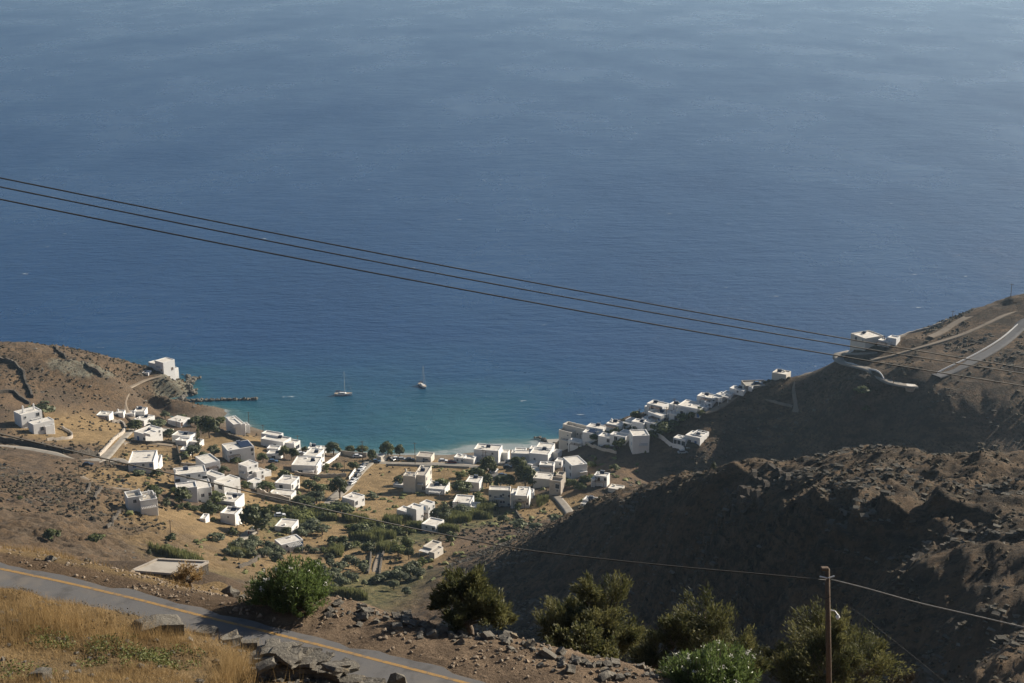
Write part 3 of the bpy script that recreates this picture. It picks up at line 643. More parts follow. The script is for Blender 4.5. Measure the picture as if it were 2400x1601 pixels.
def house(label, net, blocks, wall='white', roof='roof', name='house', cat='house', chim=(), ymin=300, solar=None, base=4.0, tank=None, para=0.35, deps=None):
    """blocks: (u, v, front px, side px, height px, lift, front openings, side openings[, depth])
       (u, v) is the foot of the nearest corner; side px > 0: the right side shows, < 0: the left side shows"""
    r_ = random.Random(hash(label) % 1000 if False else sum(map(ord, label)))
    u0, v0 = blocks[0][:2]
    p0 = hit(u0, v0, ymin)
    zb = gz(p0[0], p0[1])
    p0 = on_plane(u0, v0, zb)
    s = scale_at(p0); phi = math.atan2(p0[0], p0[1]); n_ = math.radians(net); th = n_ - phi
    root = thing(name, label, cat, tuple(p0), th)
    c, sn = math.cos(th), math.sin(th)
    wm, rm = M[wall], M[roof]; foot = []
    for bi, B in enumerate(blocks):
        u, v, w, r, h, lift, ft, st = B[:8]
        if bi > 0 and lift < 0.5:                  # a wing stands on its own ground, up or down the slope
            g_ = hit(u, v, ymin); lift = min(4.5, max(-3.0, gz(g_[0], g_[1]) - zb))
        z0 = zb + lift; q = on_plane(u, v, z0); dx, dy = q[0]-p0[0], q[1]-p0[1]
        lx, ly = dx*c + dy*sn, -dx*sn + dy*c
        Wd = 1.03*w/s/max(0.2, math.cos(n_)); Dp = B[8] if len(B) > 8 else min(13.0, max(4.2, 1.08* abs(r)/s/max(0.12, abs(math.sin(n_)))))
        Hh = 0.86*h/s/0.93
        e = 0.004*bi
        if net <= 0: x0, x1 = lx-Wd, lx
        else: x0, x1 = lx, lx+Wd
        x0 += e; x1 -= e; y0, y1 = ly+e, ly+Dp-e
        foot.append((x0, x1, y0, y1))
        lo = lift - (base if B[5] < 0.5 else 0.05)
        top = lift + Hh
        m = MB().box(x0, x1, y0, y1, lo, top)
        link('wall', m.mesh('wall', [wm], bevel=0.06), root)
        tk = 0.28; ph = para*r_.uniform(0.75, 1.3)
        if ph > 0.05:
            m = MB()
            m.box(x0+0.01, x1-0.01, y0+0.01, y0+tk, top-0.06, top+ph).box(x0+0.01, x1-0.01, y1-tk, y1-0.01, top-0.06, top+ph)
            m.box(x0+0.01, x0+tk, y0+tk, y1-tk, top-0.06, top+ph).box(x1-tk, x1-0.01, y0+tk, y1-tk, top-0.06, top+ph)
            link('parapet', m.mesh('parapet', [wm]), root)
        m = MB().box(x0+tk, x1-tk, y0+tk, y1-tk, top-0.05, top+0.035)
        rf = link('roof', m.mesh('roof', [rm]), root)
        if r_.random() < 0.55 and (x1-x0) > 4:
            m = MB(); cx, cy = r_.uniform(x0+1, x1-1), r_.uniform(y0+1, y1-0.8)
            m.box(cx-0.35, cx+0.35, cy-0.35, cy+0.35, top+0.03, top+0.55); link('roof_hatch', m.mesh('roof_hatch', [wm]), rf)
        def front(nm, me, cc, zz, x0=x0, y0=y0, lift=lift): link(nm, me, root, (x0+cc, y0, lift+zz))
        openings(root, ft, x1-x0, Hh, front, r_)
        if net <= 0:
            def side(nm, me, cc, zz, x1=x1, y0=y0, lift=lift): link(nm, me, root, (x1, y0+cc, lift+zz), math.pi/2)
        else:
            def side(nm, me, cc, zz, x0=x0, y0=y0, lift=lift, L_=y1-y0): link(nm, me, root, (x0, y0+L_-cc, lift+zz), -math.pi/2)
        openings(root, st, y1-y0, Hh, side, r_)
        B_ = (x0, x1, y0, y1, top)
        for ci in [k for k in chim if k[0] == bi]:
            cx, cy, ch_ = x0+(x1-x0)*ci[1], y0+(y1-y0)*ci[2], ci[3]
            m = MB().box(cx-0.3, cx+0.3, cy-0.3, cy+0.3, top-0.05, top+ch_).box(cx-0.2, cx+0.2, cy-0.2, cy+0.2, top+ch_, top+ch_+0.25)
            link('chimney', m.mesh('chimney', [wm], bevel=0.04), root)
        if solar and solar[0] == bi:
            cx, cy = x0+(x1-x0)*solar[1], y0+(y1-y0)*0.5; sw, sd = (x1-x0)*0.2, (y1-y0)*0.33
            m = MB(); m.prism([(cy-sd, top+0.25), (cy+sd, top+0.75), (cy+sd, top+0.83), (cy-sd, top+0.33)], cx-sw, cx+sw)
            m.box(cx-sw+0.1, cx-sw+0.2, cy+sd-0.3, cy+sd-0.2, top, top+0.7).box(cx+sw-0.2, cx+sw-0.1, cy+sd-0.3, cy+sd-0.2, top, top+0.7)
            link('solar_panel', m.mesh('solar_panel', [M['solar']]), root)
        if tank and tank[0] == bi:
            cx, cy = x0+(x1-x0)*tank[1], y0+(y1-y0)*tank[2]
            m = MB().tube([(cx-0.6, cy, top+0.7), (cx+0.6, cy, top+0.7)], 0.32, 10)
            m.box(cx-0.5, cx-0.4, cy-0.25, cy+0.25, top, top+0.5).box(cx+0.4, cx+0.5, cy-0.25, cy+0.25, top, top+0.5)
            link('water_tank', m.mesh('water_tank', [M['alu']]), root)
    x0, x1, y0, y1 = foot[0]; Hm = 0.86*blocks[0][4]/s/0.93
    if wall != 'beige' and cat == 'house':
        if r_.random() < 0.5 and x1-x0 > 4.5:      # solar water heater
            cx, cy = x0+(x1-x0)*r_.uniform(0.25, 0.75), y0+(y1-y0)*r_.uniform(0.45, 0.8)
            m = MB(); m.prism([(cy-0.7, Hm+0.12), (cy+0.55, Hm+0.85), (cy+0.55, Hm+0.92), (cy-0.7, Hm+0.19)], cx-0.95, cx+0.95, 0)
            m.tube([(cx-0.8, cy+0.72, Hm+1.05), (cx+0.8, cy+0.72, Hm+1.05)], 0.26, 10, 1)
            m.box(cx-0.75, cx-0.68, cy+0.5, cy+0.57, Hm, Hm+0.9, 1).box(cx+0.68, cx+0.75, cy+0.5, cy+0.57, Hm, Hm+0.9, 1)
            link('solar_heater', m.mesh('solar_heater', [M['solar'], M['alu']]), root)
        if r_.random() < 0.45:                     # aerial
            cx, cy = x0+(x1-x0)*r_.uniform(0.2, 0.8), y0+(y1-y0)*0.7; m = MB().tube([(cx,cy,Hm-0.05),(cx,cy,Hm+2.2)], 0.035, 5).tube([(cx-0.5,cy,Hm+2.0),(cx+0.5,cy,Hm+2.0)], 0.025, 4)
            link('aerial', m.mesh('aerial', [M['alu']]), root)
        if r_.random() < 0.4 and Hm < 5.5:         # shaded pergola before the front wall
            pw = min(x1-x0, 4.5); px = x0 + r_.uniform(0, (x1-x0)-pw); m = MB(); ph_ = min(2.5, Hm-0.3)
            for xx in (px+0.1, px+pw-0.1): m.box(xx-0.08, xx+0.08, y0-2.3, y0-2.14, -2.0, ph_)
            for j in range(9): m.box(px+j*(pw-0.15)/8, px+j*(pw-0.15)/8+0.15, y0-2.45, y0-0.01, ph_, ph_+0.12)
            link('pergola', m.mesh('pergola', [M['brown'] if r_.random() < 0.6 else M['white']]), root)
        elif Hm >= 5.0:                             # balcony
            bw = min(3.6, (x1-x0)*0.5); bx = x0 + r_.uniform(0.1, 0.5)*(x1-x0); m = MB().box(bx, bx+bw, y0-1.1, y0-0.006, Hm/2-0.05, Hm/2+0.1)
            b_ = link('balcony', m.mesh('balcony', [M['white']]), root); m = MB()
            m.box(bx, bx+bw, y0-1.1, y0-1.03, Hm/2+0.95, Hm/2+1.0)
            for j in range(int(bw/0.3)+1): m.box(bx+j*0.3, bx+j*0.3+0.05, y0-1.09, y0-1.04, Hm/2+0.1, Hm/2+0.95)
            link('railing', m.mesh('railing', [M['dark']]), b_)
    HOUSES.append((root, foot, p0, th)); return root
h_ = house
# --- cape and cove
chapel = h_('tall white chapel-like house alone on the tip of the cape', -52, [(384,877,18,25,29,0,'.s','.r'),(372,870,22,10,15,0,'',''),(404,878,7,7,12,0,'','')], base=6)
h_('tiny white shed by the track below the cape house', -25, [(348,881,14,4,6,0,'d','')], cat='shed', name='shed')
h_('white house with tall twin chimneys inside the left walled yard', 24, [(52,1004,46,-14,34,0,'s.w/.d.w',''),(80,1018,46,-10,24,0,'.w.w',''),(108,1018,20,-8,18,0,'','')], chim=[(0,0.25,0.4,3.0),(0,0.8,0.5,2.6)])
h_('small squat white house at the left end of the cove terrace', -22, [(256,986,28,10,12,0,'.s','.')])
h_('long low white terrace house with taller right end by the cove', -14, [(340,982,24,7,18,0,'.w.w','.'),(316,982,28,3,13,0,'.d.',''),(290,981,36,3,13,0,'s.w.','')], chim=[(0,0.1,0.8,1.0),(2,0.6,0.6,1.2)])
h_('white house half hidden by trees below the cove terrace', -40, [(338,999,22,24,13,0,'.w','.w.')])
h_('white shed with a shallow pitched roof beside the olive by the shore', -42, [(423,1002,28,22,14,0,'.','D.w')], roof='roof', para=0.0)
h_('flat white house with cluttered rooftop above the fork', -48, [(342,1039,25,37,22,0,'.d.w','..w/..s'),(352,1024,14,16,5,4.5,'','')], tank=(0,0.5,0.6))
h_('white house with stepped terraces behind the tall conifer', -30, [(446,1042,40,14,19,0,'.w.','w'),(437,1046,24,8,11,0,'',''),(468,1048,24,6,10,0,'.s','')])
h_('low cream garden store behind the stepped terrace house', -28, [(398,1020,24,8,7,0,'','')], wall='warm', name='shed', cat='shed')
h_('little white cottage among trees under the conifer', -20, [(446,1068,22,4,13,0,'.s','')])
h_('blocky white house on the shore with a roof room', 19, [(553,1019,22,-27,24,0,'','.s.'),(548,1003,16,-12,7,4.3,'',''),(576,1012,10,-6,16,0,'','')])
h_('white seaside house stepping down to the water with curved wall', -34, [(664,1056,50,18,20,0,'..w.','.s'),(652,1036,38,12,14,1.5,'.',''),(690,1060,22,14,20,0,'','W')], base=6)
h_('wide white house with dark solar panels on its roof', 15, [(535,1082,60,-12,27,0,'s...w/.....s','.s')], solar=(0,0.75))
h_('open white carport house beside two round trees', -20, [(656,1076,30,6,11,0,'.L.',''),(652,1062,26,5,9,0,'','')])
h_('three storey white house with outside stairs and arched porch', -50, [(580,1125,19,25,34,0,'s./../..','sw/L./.G'),(602,1126,10,16,20,0,'','.w/.D'),(618,1118,12,12,8,0,'','.')])
h_('white house with arched blue shutters below the fork', -8, [(362,1112,56,10,32,0,'.b.s.b/..b..','.s'),(374,1100,10,8,12,0,'','')], base=6, tank=(0,0.75,0.5), ymin=300)
h_('grey white house with stepped parapets and chimneys below the earth track', 9, [(331,1205,38,-8,30,0,'',''),(301,1198,34,-6,30,0,'.w./...','')], para=0.9, chim=[(0,0.95,0.3,1.6),(0,0.7,0.8,1.4),(1,0.9,0.6,1.7)], roof='roofdim', base=6)
h_('white two storey house above the terrace apartments', 22, [(482,1111,34,-20,25,0,'b.s','.'),(512,1108,8,-6,12,0,'','')])
h_('white apartment house with blue loggias and two rows of windows', 4, [(413,1146,70,-5,36,0,'L.w.sL/.w.w.L',''),(446,1172,48,-6,26,0,'.d.w.r',''),(416,1172,44,-4,26,0,'','')], chim=[(0,0.02,0.3,1.6)], base=7, deps=None)
h_('white house with one huge blank wall and a shaded loggia', -50, [(526,1164,22,36,32,0,'.L/.','.'),(508,1140,30,16,22,0,'.w.','s')], base=6)
h_('small white annex with a tall gable below the arched porch house', -46, [(594,1147,14,19,15,0,'','.w.')])
h_('white bungalow with parapet and chimney above the grey retaining wall', -24, [(683,1152,37,19,17,0,'.w..','w.w')], chim=[(0,0.6,0.8,1.3)])
h_('low white terrace rooms in front of the bungalow', -24, [(682,1170,50,12,8,0,'','')], name='annex', cat='building', roof='roof')
h_('long white two storey house facing the field below the lane', -14, [(743,1114,57,13,24,0,'.W..','w.w/w.d')], chim=[(0,0.8,0.6,0.9)])
h_('white house with long windows behind the field house', -24, [(741,1090,29,19,22,0,'...s','W.w')])
h_('white beach house with a pergola near the water', -16, [(748,1064,26,5,12,0,'',''),(762,1062,16,5,9,0,'.L','')], chim=[(0,0.1,0.8,1.5)])
h_('white parapet house directly behind the lower parapet house', -26, [(551,1194,40,22,15,0,'.w.','.')], para=0.75)
h_('white house with high parapets beside the largest dark tree', -26, [(552,1233,33,17,27,0,'.s./...','.w/..')], para=0.9)
h_('tiny white hut on the orange slope', -20, [(482,1226,13,4,9,0,'','')], name='shed', cat='shed')
h_('low white house with shaded porch among lower olives', -22, [(684,1251,38,16,15,0,'..G','.')])
h_('white bungalow with broad overhanging roof above the lower field', 24, [(660,1293,50,-14,16,0,'.s.w.d','')], roof='roof')
h_('boxy white house alone beside the dark shrubs in the field', -40, [(831,1191,28,23,19,0,'.','w.s')])
h_('big cream two storey house standing in the open field', -14, [(998,1153,26,14,42,0,'./.r','w.w/G.d'),(974,1155,28,6,42,0,'./.','')], chim=[(1,0.05,0.9,1.4)], wall='warm', roof='roofdim', tank=(1,0.4,0.5))
h_('low white garage wing beside the big cream field house', -16, [(1042,1160,43,12,12,0,'','')])
h_('small pale lean-to left of the big cream field house', -20, [(946,1144,24,3,6,0,'','')], name='shed', cat='shed')
h_('tall white house with an outside staircase and blue door', -38, [(1004,1218,20,14,36,0,'b/.','s.s/..'),(976,1226,22,16,34,0,'.','.s'),(958,1214,28,8,12,0,'','')])
h_('little white house at the edge of the reed bed', -30, [(1020,1248,31,20,14,0,'.s.w','.D')])
h_('white house half buried in shrubs above the cane field', -12, [(1102,1197,40,9,18,0,'.s..','.'),(1120,1200,18,6,10,0,'','')])
h_('white house with a sunken roof terrace among dark trees', -15, [(1123,1152,31,9,22,0,'.s.','.')])
h_('grey white two storey house with two full rows of windows', -4, [(1196,1186,49,2,40,0,'w.W.ws.r/r.d.ss.G','')], wall='warm', roof='roof')
h_('white house with a long stepped roof next to the window rows', -7, [(1240,1190,42,4,32,0,'..w.s/..w.s',''),(1236,1170,28,3,7,5.9,'','',9.0),(1249,1168,12,3,12,0,'','')], roof='roof')
h_('large white waterfront hotel with domed roof vents', -14, [(1168,1086,56,9,31,0,'....s./s.....','.'),(1190,1082,16,4,22,0,'.','')], tank=(0,0.3,0.4))
h_('white waterfront block left of the stepped seafront house', -6, [(1243,1086,44,2,24,0,'..w..',''),(1232,1068,26,2,10,2.0,'','')])
h_('stepped white seafront house with a row of three windows', -14, [(1284,1087,42,10,22,0,'.s.WW','.w'),(1290,1070,36,10,16,1.0,'',''),(1250,1066,10,4,14,1.0,'','')])
h_('small pitched white store behind the seafront trees', -34, [(1246,1099,12,14,11,0,'','.')], para=0.0)
h_('plain white box house under the shaded bank', -8, [(1297,1109,33,3,18,0,'....','')])
h_('cream roofed house with rooftop pots above the walled garden', -12, [(1290,1140,40,8,17,0,'','')], wall='warm')
h_('white two storey house with balconies below the shaded bank', 22, [(1340,1124,35,-20,36,0,'',"w.w/D.w")], ymin=430, base=6)
h_('small white villa with side stairs in the shadow of the hill', -16, [(1422,1142,30,6,26,0,'sD.w/....','.'),(1393,1142,8,4,20,0,'','')], ymin=430)
h_('pale flat roofed hut behind the sunlit crest', -18, [(1455,1160,30,8,12,0,'','')], ymin=430, wall='warm', name='shed', cat='shed')
h_('low white house peeping over the left end of the crest', -20, [(1392,1188,26,6,12,0,'.s','')], ymin=430)
h_('roofless stone ruin below the balcony house', -18, [(1314,1160,26,6,30,0,'.G/.s',''),(1318,1148,16,6,34,0,'','')], wall='beige', roof='roofdim', ymin=430, para=0.9)
# --- right hand hillside
h_('large beige building with a walled roof terrace over the jetty', -34, [(1338,1049,28,12,34,0,'.s/.s/.w','.'),(1372,1030,52,12,20,0,'..s.','')], wall='warm', roof='roofdim', ymin=430, para=1.3, base=6)
h_('low white house right of the beige terrace building', -24, [(1412,1016,38,10,10,0,'.s.','')], ymin=430)
h_('white waterside house with a roof chimney on the slope', -24, [(1457,1010,36,12,11,0,'.s','')], ymin=430, chim=[(0,0.1,0.7,1.2)])
h_('white house with striped roof panels below the terrace building', -20, [(1408,1030,42,8,11,0,'..G','')], ymin=430, solar=(0,0.45))
h_('rounded white house above the dark garden on the slope', -24, [(1432,1042,30,10,15,0,'.w',''),(1466,1040,36,8,16,0,'.w.d','')], ymin=430)
h_('tall shaded white block with balconies on its left edge', 12, [(1482,1064,38,-8,46,0,'',".s/.b/.s")], ymin=430, base=9)
h_('white house with red window and wide roof above the tall block', -26, [(1508,1014,28,10,22,0,'..',''),(1538,1010,30,14,17,0,'r.w.','')], ymin=430)
h_('white corner house with bright right wall and two utility poles', -44, [(1548,995,30,29,20,0,'.w.d','.w.w.')], ymin=430, base=6)
h_('white house with an open verandah closest to the water', -30, [(1552,968,36,14,15,0,'.w.w',''),(1520,968,10,4,14,0,'','')], ymin=430)
h_('broad white villa with sloping front wall and arched opening', -24, [(1640,980,52,18,22,0,'.G..w.d','.'),(1655,968,20,8,12,0,'','')], ymin=430, base=6)
h_('white terrace house below the small tower house', -22, [(1676,946,42,10,11,0,'..s.G','')], ymin=430)
h_('small tower-like white house beside the hill path', -36, [(1692,944,15,12,17,0,'.','.')], ymin=430)
h_('white villa with an arched wing in the hillside shadow', -26, [(1640,1047,34,15,21,0,'.w.d.','.'),(1606,1046,28,4,15,0,'GGG',''),(1646,1036,26,14,14,1.2,'','')], ymin=430, chim=[(0,0.5,0.7,1.2)])
h_('white seaside roofs below the hilltop parking terrace', -26, [(1742,928,28,10,12,0,'.s.',''),(1762,918,22,8,10,0,'','')], ymin=430)
h_('lone white roof tucked behind the bare spur', -20, [(1842,889,32,10,10,0,'','')], ymin=430, wall='warm')
h_('large cream cube house on the bend of the hairpin road', -48, [(2026,822,33,38,30,0,'.w.s/..','..ww')], ymin=430, wall='warm', roof='roof')
h_('low white house with roof railings right of the cream cube', -22, [(2084,812,26,8,10,0,'.w',''),(2100,805,20,8,10,0,'','')], ymin=430)
# --- waterfront bits
h_('small pale beach kiosk between the round seafront trees', -38, [(893,1084,12,10,13,0,'','s')], name='kiosk', cat='kiosk', wall='warm')
h_('low grey roofed tavern on the beach', -16, [(1010,1084,34,8,12,0,'.s.',''),(1000,1080,12,6,13,0,'','')], name='tavern', cat='building', wall='warm', roof='roofdim')
h_('small white house at the right end of the beach tavern', -20, [(1086,1088,22,8,14,0,'.s.s',''),(1110,1089,22,4,12,0,'','')])
h_('pale two part cottage at the foot of the brown slope', -34, [(1012,1300,20,22,14,0,'.w','.'),(1018,1310,12,20,14,0,'','s')], wall='warm', roof='roofdim')

# --- smaller houses filling the terraces of the right hand slope
for lb_, n__, bl in [
 ('low white rooms hugging the foot of the beige terrace building', -26, [(1362,1049,30,8,10,0,'.s.','')]),
 ('small white house tucked between the rounded house and the tall block', -24, [(1474,1030,22,8,13,0,'.w','')]),
 ('white cube above the small chimney house on the slope', -30, [(1484,1000,18,10,12,0,'.s','')]),
 ('flat white house just left of the bright corner house', -28, [(1524,996,20,10,11,0,'s.','')]),
 ('low white wing between the corner house and the broad villa', -26, [(1590,986,22,10,13,0,'.G','')]),
 ('white roof terrace house behind the corner house', -28, [(1592,962,24,10,10,0,'.s','')]),
 ('narrow white house below the small tower house', -24, [(1668,956,18,10,11,0,'.w','')]),
 ('white cottage directly behind the small tower house', -26, [(1712,936,20,8,10,0,'.s','')]),
 ('tiny white house at the seaward edge of the path', -26, [(1728,922,18,8,9,0,'','')]),
 ('white garage on the bend under the striped roof house', -20, [(1386,1024,22,6,9,0,'.G','')]),
 ('bright white stair block beside the stepped seafront house', -24, [(1308,1074,14,8,12,0,'','')]),
 ('white house wedged between the box house and the stone ruin', -18, [(1316,1096,16,6,13,0,'.s','')]),
 ('single storey white house under the seafront trees', -12, [(1262,1118,22,6,11,0,'.w','')]),
 ('small white house behind the arched villa on the slope', -24, [(1570,1010,18,8,10,0,'.','')]),
 ('low white outbuilding at the end of the curved garden wall', -22, [(1616,1060,16,6,9,0,'G','')]),
]: h_(lb_, n__, bl, ymin=430 if bl[0][0] > 1300 else 300, base=5)
# --- the flat roof just below the foreground road
fr = hit(430, 1349, 0)
def roof_below_road():
    zt = 166.0
    q = [on_plane(310,1340,zt), on_plane(370,1313.5,zt), on_plane(488,1319.5,zt), on_plane(430,1349,zt)]
    root = thing('house', 'flat concrete roof of a house just below the road', 'house', tuple(q[0]))
    P_ = [tuple(k-q[0]) for k in q]
    m = MB(); m.prism([(p[0], p[1]) for p in P_], -4.0, 0.0, axis='z'); link('wall', m.mesh('wall', [M['stone']]), root)
    cx = sum(p[0] for p in P_)/4; cy = sum(p[1] for p in P_)/4
    ins = [(cx+(p[0]-cx)*0.97, cy+(p[1]-cy)*0.97) for p in P_]
    m = MB(); m.prism(ins, -0.02, 0.06, axis='z'); link('roof', m.mesh('roof', [M['roofdim']]), root)
    for k in range(4):
        a_, b_ = Vector(P_[k]), Vector(P_[(k+1)%4]); d = (b_-a_).normalized(); nn = Vector((d.y,-d.x,0))*0.12
        m = MB(); V = [a_+nn, b_+nn, b_-nn, a_-nn]; m.prism([(p.x, p.y) for p in V], 0.0, 0.22, axis='z'); link('parapet', m.mesh('parapet', [M['beige']]), root)
roof_below_road()

# ------------------------------------------------------------------ village trees and shrubs
def leaf_quads(P_, N_, size, r, asp=1.0, jit=0.5):
    """quads at P_ facing roughly N_"""
    k = len(P_)
    nn = N_ + r.normal(0, jit, (k, 3)); nn /= np.linalg.norm(nn, axis=1)[:,None] + 1e-9
    e1 = np.cross(nn, r.normal(0, 1, (k, 3))); e1 /= np.linalg.norm(e1, axis=1)[:,None] + 1e-9
    e2 = np.cross(nn, e1)
    s = (size*r.uniform(0.6, 1.35, k))[:,None]
    V = np.stack([P_-e1*s*asp-e2*s*0.4, P_+e1*s*asp*0.2-e2*s*0.75, P_+e1*s*asp+e2*s*0.4, P_-e1*s*asp*0.2+e2*s*0.75], 1).reshape(-1, 3)
    F = np.arange(4*k).reshape(k, 4)
    return V, F
def crown_mesh(seed, leafs, mat_, clumps=26, leaf=0.075, flat=0.8, hole=0.25):
    """crown of unit width and unit height sitting on z = 0"""
    r = np.random.default_rng(seed)
    d = r.normal(0, 1, (clumps, 3)); d /= np.linalg.norm(d, axis=1)[:,None]; d[:,2] = np.abs(d[:,2])*1.0 - 0.25*(r.random(clumps) < 0.5)
    rad = r.uniform(0.45, 1.0, clumps)**0.6
    c = d*rad[:,None]*np.array([0.36, 0.36, 0.50]); c[:,2] += 0.42
    cr = r.uniform(0.11, 0.22, clumps)
    per = leafs//clumps; Pp = []; Nn = []; T = []
    for k in range(clumps):
        q = r.normal(0, 1, (per, 3)); q /= np.linalg.norm(q, axis=1)[:,None]
        pp = c[k] + q*cr[k]*(r.uniform(0.25, 1, per)**0.5)[:,None]*np.array([1,1,flat]); Pp.append(pp); Nn.append(q+0.5*d[k])
        T.append(np.clip(r.uniform(0.1, 0.8)+r.normal(0, 0.2, per), 0, 1))
    Pp = np.concatenate(Pp); Nn = np.concatenate(Nn); T = np.concatenate(T)
    Pp[:,2] = np.maximum(Pp[:,2], 0.02)
    V, F = leaf_quads(Pp, Nn, leaf, r)
    return mesh_np('crown', V, F, [mat_], tint=np.repeat(T, 4))
def conifer_mesh(seed, mat_):
    r = np.random.default_rng(seed); Pp = []; Nn = []
    for z in np.linspace(0.12, 0.97, 13):
        R_ = 0.5*(1-z)**0.8 + 0.04; k = int(10 + 26*R_)
        for j in range(5):
            an = r.uniform(0, 6.28); t = r.uniform(0.15, 1, k)
            Pp.append(np.c_[np.cos(an)*t*R_ + r.normal(0, 0.02, k), np.sin(an)*t*R_ + r.normal(0, 0.02, k), z + 0.02*t + r.normal(0, 0.008, k)]); Nn.append(np.tile((0, 0, 1.0), (k, 1)))
    Pp = np.concatenate(Pp); V, F = leaf_quads(Pp, np.concatenate(Nn), 0.04, r)
    return mesh_np('crown', V, F, [mat_], tint=np.repeat(r.random(len(Pp)), 4))
CROWN = {}
for kn, mt, lf, n_ in (('dark','leaf',0.055,1500),('olive','olive',0.055,1200),('lime','lime',0.055,1000)):
    CROWN[kn] = [crown_mesh(s*7+len(kn), n_, M[mt], 24+4*(s%3), lf) for s in range(4)]
CROWN['shrub'] = [crown_mesh(50+s, 700, M['leaf'], 18, 0.07, 0.7) for s in range(3)]
CROWN['grey'] = [crown_mesh(60+s, 600, M['olive'], 18, 0.07, 0.7) for s in range(3)]
CROWN['conifer'] = [conifer_mesh(3, M['leaf'])]
tm = MB(); tm.tube([(0,0,-0.6),(0.02,0.01,0.15),(0.05,-0.03,0.35),(0.03,0.02,0.6)], [0.055,0.045,0.035,0.02], 6)
for q in ((0.25,0.1,0.6),(-0.22,0.14,0.58),(0.02,-0.24,0.62)): tm.tube([(0.03,0,0.25),(q[0]*0.6,q[1]*0.6,0.42),q], [0.028,0.02,0.008], 5)
TRUNK = tm.mesh('trunk', [M['trunk']])
KN = {'dark':('tree','dark green leafy tree'),'olive':('olive_tree','grey green olive tree'),'lime':('bush','light green bush'),'shrub':('shrub','dark green shrub'),'grey':('shrub','dull grey green shrub'),'conifer':('conifer_tree','tall narrow conifer')}
tcount = 0
def tree(u, v, w, h, k, where, group=None, ymin=300, label=None):
    global tcount
    p = hit(u, v, ymin); s = scale_at(p)
    return tree_at(p[0], p[1], 1.22*w/s, 1.15*h/s/0.9, k, where, group, label)
def tree_at(x, y, wd, ht, k, where, group=None, label=None, z=None):
    global tcount
    nm, base = KN[k]; tcount += 1; rr = random.Random(tcount*17)
    root = thing(nm, label or (base + ' ' + where), 'bush' if k in ('lime','shrub','grey') else 'tree', (x, y, (gz(x, y) if z is None else z)), rr.uniform(0, 6.28), group)
    trunkh = 0.0 if k in ('shrub','grey','lime','conifer') else 0.14
    c_ = link('crown', CROWN[k][tcount % len(CROWN[k])], root, (0, 0, ht*trunkh-0.1), 0, (wd*rr.uniform(0.92,1.1), wd*rr.uniform(0.88,1.05), ht*(1-trunkh)+0.1))
    t_ = link('trunk', TRUNK, root, (0, 0, 0), 0, (wd*0.8, wd*0.8, ht*0.95))
    return root
